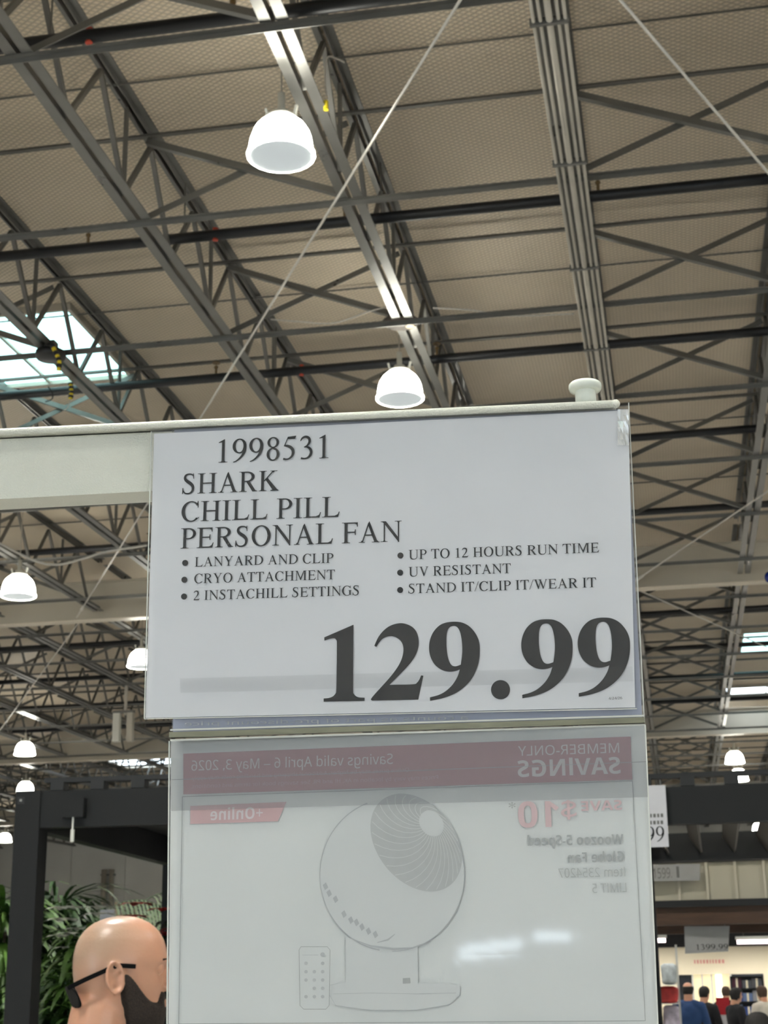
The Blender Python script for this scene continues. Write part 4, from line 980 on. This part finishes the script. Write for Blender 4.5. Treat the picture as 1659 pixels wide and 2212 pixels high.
def head_at(z, th):
    """head surface point (metres) at height z mm and angle th (0 = face front)"""
    t = HEAD
    for i in range(len(t) - 1):
        if t[i][0] >= z >= t[i+1][0]: break
    a, b, c, d = t[max(i-1, 0)], t[i], t[i+1], t[min(i+2, len(t)-1)]
    u = (b[0] - z) / (b[0] - c[0])
    bk, fr_, hw = (.5*((2*b[j]) + (-a[j]+c[j])*u + (2*a[j]-5*b[j]+4*c[j]-d[j])*u*u + (-a[j]+3*b[j]-3*c[j]+d[j])*u**3) for j in (1, 2, 3))
    cx, rx = (bk + fr_)/2, (fr_ - bk)/2; ct, st = math.cos(th), math.sin(th); e = .88
    x = cx + rx * math.copysign(abs(ct)**e, ct); y = hw * math.copysign(abs(st)**e, st)
    g = lambda X, Y, Z, sx, sy, sz: math.exp(-((x-X)/sx)**2 - ((abs(y)-Y)/sy)**2 - ((z-Z)/sz)**2)
    k = -11 * g(98, 33, 17, 30, 15, 11) + 4 * g(100, 26, 36, 26, 22, 8) + 4 * g(82, 42, -8, 22, 18, 14) - 2.5 * g(60, 66, 20, 20, 14, 20)
    return Vector((x + k * .9, y + (k * .35 if y > 0 else -k * .35), z)) * .001
def head_mesh(mb, c, s=1.0, detail=True):
    c = Vector(c); nr, ns = (56, 64) if detail else (20, 24); V = []
    for i in range(nr + 1):
        z = 124 - 234 * i / nr
        for k in range(ns): V.append(c + head_at(max(min(z, 123.9), -109.9), 2*math.pi*k/ns) * s)
    F = [(i*ns+k, (i+1)*ns+k, (i+1)*ns+(k+1) % ns, i*ns+(k+1) % ns) for i in range(nr) for k in range(ns)]
    F += [tuple(range(ns)), tuple(reversed(range(nr*ns, (nr+1)*ns)))]
    mb.add(V, F)
    P = lambda x, y, z: c + Vector((x, y, z)) * .001 * s
    q = .001 * s
    limb(mb, [P(97, 0, 22), P(108, 0, 2), P(118, 0, -14)], [8*q, 9*q, 10*q], 10)       # nose bridge to tip
    mb.ell(P(117, 0, -18), (12*q, 11*q, 10*q), 12, 8)
    for sy in (-1, 1):
        mb.ell(P(106, sy*11, -20), (11*q, 8*q, 8*q), 10, 8)
        R = Matrix.Rotation(sy * -.32, 3, 'Z') @ Matrix.Rotation(-.16, 3, 'Y')
        mb.ell(P(-2, sy*76, 2), (16*q, 4.5*q, 30*q), 14, 10, R=R)                        # ear
        rim = [P(-2 + 0, sy*81, 1) + R @ (Vector((17*math.cos(a), sy*4.0, 31*math.sin(a)*(1 if math.sin(a) > 0 else .95))) * q) for a in [math.radians(t) for t in range(-75, 262, 14)]]
        if detail: mb.tube(rim, 3.7*q, 8); mb.tube([P(6, sy*81, 16), P(-5, sy*82, 10), P(-8, sy*82, -2), P(-4, sy*82, -14)], 3.2*q, 8); mb.ell(P(10, sy*78, -3), (4*q, 4.5*q, 6*q), 8, 6); mb.ell(P(0, sy*79, -27), (8*q, 5*q, 8*q), 10, 8)
    mb.ell(P(98, 0, -44), (8*q, 22*q, 5*q), 12, 6); mb.ell(P(97, 0, -53), (8*q, 19*q, 5.5*q), 12, 6)   # lips
    mb.ell(P(84, 0, -90), (16*q, 22*q, 14*q), 12, 8)
def hand(mb, w, d, side, s=1.0):
    """palm and five bent fingers; w wrist, d pointing down the forearm"""
    w, d = Vector(w), Vector(d).normalized(); f = Vector((1, 0, 0)); f = (f - d * f.dot(d)).normalized(); n = d.cross(f)
    mb.ell(w + d*.045*s, (.041*s, .016*s, .048*s), 12, 8, R=Matrix((f, n, d)).transposed())
    for i, L in enumerate((.070, .078, .073, .058)):
        o = w + d*.082*s + f*(.030 - .02*i)*s; inn = n * (-side) * .012*s
        limb(mb, [o - d*.015*s, o + d*L*.5*s + inn*.4, o + d*L*s*.95 + inn*2], [.0095*s, .0085*s, .007*s], 8)
    o = w + d*.02*s + f*.032*s
    limb(mb, [o, o + (f*.026 + d*.022)*s, o + (f*.034 + d*.052)*s], [.012*s, .0105*s, .008*s], 8)
def person(name_label, loc, rz, H, shirt, legs, hair=None, detail=False, arms=((.26, .02, .10), (.26, .02, .10)), sleeves=.99, head_turn=0, bald=False, shortsl=False, skirt=False):
    s = H / 1.78; t = thing('person', name_label, 'person', loc, rz)
    vox = .0038 if detail else .012
    b = MB(); hc = (.0, 0, 1.655*s)
    if detail: hc = (.0, 0, 1.655*s)
    head_mesh(b, hc, 1.0 if detail else s, detail)
    V = lambda x, y, z: Vector((x, y, z)) * s
    limb(b, [V(-.018, 0, 1.60), V(-.03, 0, 1.53), V(-.035, 0, 1.46)], [.066*s, .068*s, .078*s], 18)
    b.ell(V(-.02, 0, 1.32), (.115*s, .17*s, .17*s), 18, 12); b.ell(V(-.01, 0, 1.12), (.11*s, .145*s, .2*s), 16, 10); b.ell(V(-.01, 0, .97), (.115*s, .165*s, .12*s), 16, 10)
    J = []
    for sd, (ey, ex, wx) in zip((-1, 1), arms):
        sh_, el, wr = V(-.03, sd*.185, 1.44), V(-.03+ex, sd*ey, 1.16), V(ex+wx, sd*(ey+.0), .93)
        J.append((sh_, el, wr)); limb(b, [sh_, el, wr], [.052*s, .041*s, .027*s]); hand(b, wr, wr - el, sd, s)
        hp, kn, an = V(-.01, sd*.095, .93), V(.005, sd*.10, .50), V(-.03, sd*.10, .09)
        limb(b, [hp, kn, an], [.088*s, .058*s, .038*s]); limb(b, [V(-.03, sd*.10, .05), V(.12, sd*.115, .03)], [.042*s, .03*s], 10)
    remesh(b.build('body', M['skin_man'] if detail else M['skin'], t), vox, 2 if detail else 3)
    c = MB()
    c.ell(V(-.02, 0, 1.32), (.135*s, .195*s, .185*s), 18, 12); c.ell(V(-.01, 0, 1.12), (.135*s, .175*s, .21*s), 16, 10); c.ell(V(-.01, 0, 1.0), (.14*s, .185*s, .13*s), 16, 10)
    limb(c, [V(-.035, 0, 1.40), V(-.035, 0, 1.475)], [.12*s, .082*s], 16)
    for sd, (a, e, w) in zip((-1, 1), J):
        limb(c, [V(-.03, sd*.08, 1.46), V(-.03, sd*.17, 1.435)], [.075*s, .07*s], 12)
        if shortsl: limb(c, [a, a*.25 + e*.75], [.068*s, .062*s])
        else: limb(c, [a, e, e*.12 + w*.88], [.068*s, .055*s, .040*s])
    remesh(c.build('shirt', shirt, t), .010 if detail else .014, 4)
    l = MB()
    l.ell(V(-.01, 0, .95), (.14*s, .182*s, .10*s), 16, 10)
    for sd in (-1, 1): limb(l, [V(-.01, sd*.095, .93), V(.005, sd*.10, .50), V(-.03, sd*.10, .10)], [.104*s, .076*s, .062*s])
    remesh(l.build('trousers', legs, t), .012 if detail else .016, 4)
    for sd in (-1, 1):
        q = MB(); limb(q, [V(-.05, sd*.10, .052), V(.05, sd*.105, .05), V(.15, sd*.118, .038)], [.05*s, .046*s, .036*s], 12)
        q.v = [(x, y, max(z, .0)) for x, y, z in q.v]; q.build('shoe', M['shoe'], t, True)
    if hair:
        h = MB(); hcv = Vector(hc); ns, nr = 26, 16; V_ = []
        for i in range(nr + 1):
            for k in range(ns):
                th = 2*math.pi*k/ns; low = 52 if math.cos(th) > .35 else (-70 if hair[1] == 'long' else -42) if math.cos(th) < -.2 else (10 if hair[1] != 'long' else -40)
                if hair[1] == 'ring': hi = 62
                else: hi = 123.5
                z = hi + (low - hi) * i / nr; p = head_at(z, th); q_ = Vector((p.x, p.y, p.z)); o = Vector((p.x - .008, p.y, p.z*.5)).normalized()
                V_.append(hcv + (q_ + o * .011) * s)
        F = [(i*ns+k, (i+1)*ns+k, (i+1)*ns+(k+1) % ns, i*ns+(k+1) % ns) for i in range(nr) for k in range(ns)]
        if hair[1] != 'ring': F.append(tuple(range(ns)))
        h.add(V_, F); ho = h.build('hair', hair[0], t, True); so_ = ho.modifiers.new('thick', 'SOLIDIFY'); so_.thickness = .012; so_.offset = -1
    return t, hc
# ---- bald bearded man in profile
ear = at_y(250, 2112, 3.05)
RZ = .345; hcz = ear.z - .002
Hn = hcz / 1.655 * 1.78
ct, st_ = math.cos(RZ), math.sin(RZ)
# the near ear sits 76 mm to the side of the head centre, toward the camera
org = Vector((ear.x - (-st_) * (-.076), ear.y - ct * (-.076), 0))
M['skin_man'] = M['skin'].copy(); scalp(M['skin_man'], (-.025, 0, hcz + .062), .088, (166, 136, 116))
man, hc = person('bald man with a dark beard, in profile at the lower left', (org.x, org.y, 0), RZ, Hn, M['green_shirt'], M['jeans'], None, True, shortsl=True)
hcv = Vector(hc)
bd = MB(); V = []; nr, ns = 64, 120; keep = []
def sm(a, b, x): t = max(0, min(1, (x - a) / (b - a))); return t * t * (3 - 2 * t)
for i in range(nr + 1):
    z = 16 - 124.5 * i / nr
    for k in range(ns):
        th = 2*math.pi*k/ns; p = head_at(z, th); x = p.x * 1000
        topz = 14 - sm(14, 80, x) * 58 + sm(84, 93, x) * 22          # cheek line, then up to the moustache
        bk = 6 + sm(10, 100, -z) * 16                                   # edge in front of the ear and down the neck
        m_ = sm(0, 12, topz - z) * sm(0, 12, x - bk)
        mouth = math.exp(-((z + 48) / 4.5) ** 2) * sm(86, 92, x) * (1 - sm(12, 20, abs(p.y * 1000)))
        m_ *= (1 - mouth)
        o = Vector((p.x - .01, p.y, (p.z + .03) * .8)).normalized()
        nz = .5 + .5 * noise.noise(Vector((p.x*90, p.y*90, p.z*60)))
        V.append(hcv + p + o * (-.0015 + m_ * (.0075 + .0035 * nz + .006 * sm(40, 100, -z)))); keep.append(m_ > .03)
F = [(i*ns+k, (i+1)*ns+k, (i+1)*ns+(k+1) % ns, i*ns+(k+1) % ns) for i in range(nr) for k in range(ns)]
F = [f for f in F if any(keep[j] for j in f)]
bd.add(V, F)
bd.ell(hcv + Vector((.074, 0, -.100)), (.030, .040, .026), 18, 12); bd.ell(hcv + Vector((.05, 0, -.108)), (.035, .042, .018), 18, 12)
bd.build('beard', M['beard'], man, True)
for sy in (-1, 1):
    e = MB().ell(hcv + Vector((.0790, sy*.032, .016)), (.0122, .0122, .0122), 16, 12).build('eyeball', M['eye'], man, True)
    MB().ell(hcv + Vector((.0898, sy*.0325, .015)), (.0025, .0055, .0055), 12, 8).build('iris', M['iris'], e, True)
    lid = MB(); lid.ell(hcv + Vector((.0812, sy*.032, .0195)), (.0146, .0152, .0138), 16, 10); lid.build('eyelid', M['skin'], man, True)
    br = MB(); br.tube([hcv + Vector(p) for p in ((.102, sy*.012, .033), (.101, sy*.028, .038), (.093, sy*.045, .036))], .003, 8, rad=[.0025, .0035, .002]); br.build('eyebrow', M['beard'], man, True)
gl = thing('sunglasses', 'black sunglasses worn backwards over the ears of the bald man, lenses at his nape', 'sunglasses', man.location, RZ)
G = lambda x, y, z: hcv + Vector((x, y, z)) * .001
for sy in (-1, 1):
    pts = [G(-92, sy*70, -16), G(-60, sy*76.5, -1), G(-25, sy*79, 14), G(-8, sy*78.5, 22), G(10, sy*79, 25), G(38, sy*78.5, 23)]
    m = MB()
    for a, b in zip(pts, pts[1:]): m.bar(a, b + (b - a).normalized() * .001, .0045, .0088)
    m.build('temple_arm', M['glasses'], gl)
    L = MB(); ring_ = []
    for k in range(20):
        a = 2*math.pi*k/20; u = 27*math.copysign(abs(math.cos(a))**.6, math.cos(a)); v = 21*math.copysign(abs(math.sin(a))**.6, math.sin(a))
        ring_.append((u, v))
    for off in (0, 3):
        for u, v in ring_: L.v.append(tuple(G(-90 - off + ((34 + u)/62)**2 * 22 - (v + 20)*.45 + 8, sy*(34 + u) * 1.12, -34 + v)))
    L.f += [tuple(range(20)), tuple(reversed(range(20, 40)))] + [(k, 20+k, 20+(k+1) % 20, (k+1) % 20) for k in range(20)]; L.mi += [0]*22
    L.build('sunglass_lens', M['glasses'], gl)
MB().tube([G(-87, -9, -30), G(-90, 0, -27), G(-87, 9, -30)], .003, 8).build('bridge', M['glasses'], gl, True)
# ---- shoppers in the distance
def shopper(px, py_top, y, label, rz, shirt, legs, hair, **k):
    p = at_y(px, py_top, y); return person(label, (p.x, y, 0), rz, p.z, shirt, legs, hair, **k)
U = math.pi / 2
shopper(1485, 2122, 22.0, 'shopper in a navy blue sweater seen from behind', U - .1, M['blue_shirt'], M['jeans'], (M['hair_dark'], 'ring'))
shopper(1520, 2131, 23.5, 'dark-haired shopper in black clothes beside the one in navy', U - .5, M['black_cloth'], M['black_cloth'], (M['hair_dark'], 'short'))
shopper(1567, 2131, 27.0, 'shopper in dark clothes behind the red board', U, M['black_cloth'], M['jeans'], (M['hair_brown'], 'short'))
shopper(1588, 2134, 23.0, 'shopper in a black top with bare forearms right of the red board', .5, M['black_cloth'], M['jeans'], (M['hair_dark'], 'long'), shortsl=True, arms=((.24, .02, .20), (.26, .06, .22)))
shopper(1645, 2130, 24.5, 'shopper in an off white knit top at the right edge', U + .6, M['white_cloth'], M['jeans'], (M['hair_brown'], 'long'))
shopper(1636, 2189, 9.0, 'black-haired person whose head shows at the bottom right corner', U, M['black_cloth'], M['jeans'], (M['hair_dark'], 'long'))

# ================================================================ PLANTS
random.seed(21)
def blade(mb, a, d, L, w, droop, n=6):
    a = Vector(a); d = Vector(d).normalized(); p = a.copy(); side = d.cross(Vector((0, 0, 1))); side = side.normalized() if side.length > .01 else Vector((1, 0, 0)); V = []
    for i in range(n + 1):
        f = i / n; ww = w * (math.sin(math.pi * min(.98, .12 + f * .86)) ** .7); V += [tuple(p - side * ww / 2), tuple(p + side * ww / 2)]
        d = (d + Vector((0, 0, -droop / n))).normalized(); p = p + d * L / n
    mb.add(V, [(2*i, 2*i+1, 2*i+3, 2*i+2) for i in range(n)]); return p
def frond_mesh(L, droop, m, name='frond', leaf=.34, w=.03):
    mb = MB(); d = Vector((1, 0, .9)).normalized(); p = Vector((0, 0, 0)); n = 22; pts = [p.copy()]
    for i in range(n):
        d = (d + Vector((0, 0, -droop / n))).normalized(); p = p + d * L / n; pts.append(p.copy())
        if i > 3:
            for s in (-1, 1):
                ll = leaf * (.45 + .75 * math.sin(math.pi * i / n)); blade(mb, p, d * .55 + Vector((0, s * .8, -.1)), ll, w, 1.3 + .3 * random.random(), 5)
    mb.tube(pts, 0, 5, rad=[.012 * (1 - .85 * i / n) for i in range(n + 1)]); return mb.mesh(name, m)
FR = {k: [frond_mesh(L, dr, M[k], leaf=lf, w=w) for L, dr in ((1.35, 1.9), (1.2, 2.4), (1.5, 1.6))] for k, lf, w in (('leaf', .40, .046), ('leaf_pale', .70, .030), ('leaf_dark', .36, .04))}
def pot(t, r=.2, h=.36):
    MB().lathe([(r*.75, 0), (r, h), (r*.94, h), (r*.9, h-.04), (.01, h-.04)], 20, cap0=True).build('pot', M['pot'], t, True)
def palm(x, y, h, kind, nf, label, s=1.0):
    t = thing('potted_palm', label, 'plant', (x, y, 0)); pot(t)
    for k in range(3):
        a = k * 2.1; MB().tube([(.04*math.cos(a), .04*math.sin(a), .3), (.09*math.cos(a), .09*math.sin(a), h*.6), (.12*math.cos(a), .12*math.sin(a), h)], .02, 7).build('stem', M['trunk'], t, True)
    for k in range(nf):
        o = link('frond', random.choice(FR[kind]), t); a = k * 2.4 + random.random() * .4; o.location = (.08*math.cos(a), .08*math.sin(a), h * (.72 + .28 * random.random()))
        o.rotation_euler = (random.uniform(-.2, .2), random.uniform(-.5, .25), a); q = s * random.uniform(.8, 1.1); o.scale = (q, q, q)
    return t
def bush(x, y, h, r, kind, n, label, flower=None):
    t = thing('leafy_plant', label, 'plant', (x, y, 0)); pot(t, .17, .3)
    MB().tube([(0, 0, .26), (.02, 0, h * .9)], .014, 6).build('stem', M['trunk'], t, True)
    mb = MB()
    for i in range(n):
        z = .3 + (h - .3) * random.random() ** .8; a = random.random() * 6.283; rr = r * (.2 + .5 * random.random())
        blade(mb, (rr*.4*math.cos(a), rr*.4*math.sin(a), z), (math.cos(a), math.sin(a), random.uniform(.1, 1.1)), random.uniform(.22, .5) * (r / .35), random.uniform(.03, .055), random.uniform(.8, 2.2), 5)
    tag(mb.build('foliage', M[kind], t), kind='stuff')
    if flower:
        for i in range(flower[1]):
            a = random.random() * 6.283; z = h + random.uniform(-.12, .16); x0, y0 = r*.5*math.cos(a), r*.5*math.sin(a); fm = MB()
            for j in range(6): blade(fm, (x0, y0, z), (math.cos(j*1.05), math.sin(j*1.05), .5), flower[2], flower[2]*.6, .8, 3)
            fm.build('flower', M[flower[0]], t)
    return t
def pl(f, px, y, *a, **k): return f(at_y(px, 2120, y).x, y, *a, **k)
pl(palm, -30, 12.6, 2.0, 'leaf', 16, 'bright green palm left of the gazebo post at the frame edge', s=.75)
pl(palm, 12, 11.4, 1.7, 'leaf', 14, 'lower green palm just left of the dark post', s=.65)
pl(bush, 0, 11.0, 2.3, .5, 'leaf', 900, 'bright leafy plant in front of the palms, left of the dark post')
pl(palm, 118, 13.2, 1.95, 'leaf', 14, 'green palm directly right of the dark post', s=.6)
pl(palm, 185, 14.6, 2.25, 'leaf_pale', 9, 'pale drooping palm behind the bald man, left one', s=.75)
pl(palm, 265, 15.6, 2.5, 'leaf_pale', 9, 'pale drooping palm behind the bald man, nearer the sign', s=.8)
pl(bush, 112, 11.6, 2.35, .5, 'leaf_dark', 900, 'dark leafy plant right of the post, nearest')
pl(bush, 165, 10.3, 1.75, .5, 'leaf_dark', 800, 'dark leafy plant low behind the neck of the bald man')
pl(bush, 178, 9.7, 2.02, .3, 'leaf', 420, 'green plant with white blossoms behind the bald head', flower=('petal_white', 14, .12))
pl(bush, 328, 10.4, 2.08, .34, 'leaf_dark', 320, 'leafy plant with red blossoms between the man and the sign', flower=('petal_red', 9, .14))
pl(bush, 225, 12.0, 1.6, .4, 'leaf_dark', 360, 'dark leafy plant hidden behind the bald man')
# things on and near the grey far wall
p = at_y(232, 1978, 9.9)
t = thing('white_notice', 'small white notice board on a post behind the bald head', 'sign', (p.x, 9.9, 0))
hw = 16 / FPX * 9.9; MB().box(-hw, -.01, at_y(232, 1991, 9.9).z, hw, .01, at_y(232, 1965, 9.9).z).build('board', M['sign_white'], t); MB().box(-.015, .01, 0, .015, .04, p.z).build('post', M['steel'], t); MB().box(-.15, -.12, 0, .15, .15, .02).build('foot', M['steel'], t)
for i, (px, r, lb) in enumerate([(196, .14, 'grey vertical pipe on the far wall, left of two'), (212, .13, 'paler vertical pipe on the far wall, right of two')]):
    p = at_y(px, 1900, 74); t = thing('wall_pipe', lb, 'pipe', (p.x, Y1 - r - .02, 0)); MB().tube([(0, 0, 0), (0, 0, 7.2)], r, 10).build('pipe_run', M['steel_light'], t, True)
    for z in (1.5, 4.2, 6.9): MB().box(-r*1.3, -r*.4, z, r*1.3, r + .02, z + .08).build('bracket', M['steel'], t)
p = at_y(361, 1950, 18); t = thing('pale_column', 'slim pale column just left of the flyer edge', 'column', (p.x, 18, 0)); MB().box(-.018, -.02, 0, .018, .02, at_y(361, 1850, 18).z).build('shaft', M['cream_coat'], t); MB().box(-.08, -.08, 0, .08, .08, .02).build('foot_plate', M['cream_coat'], t)
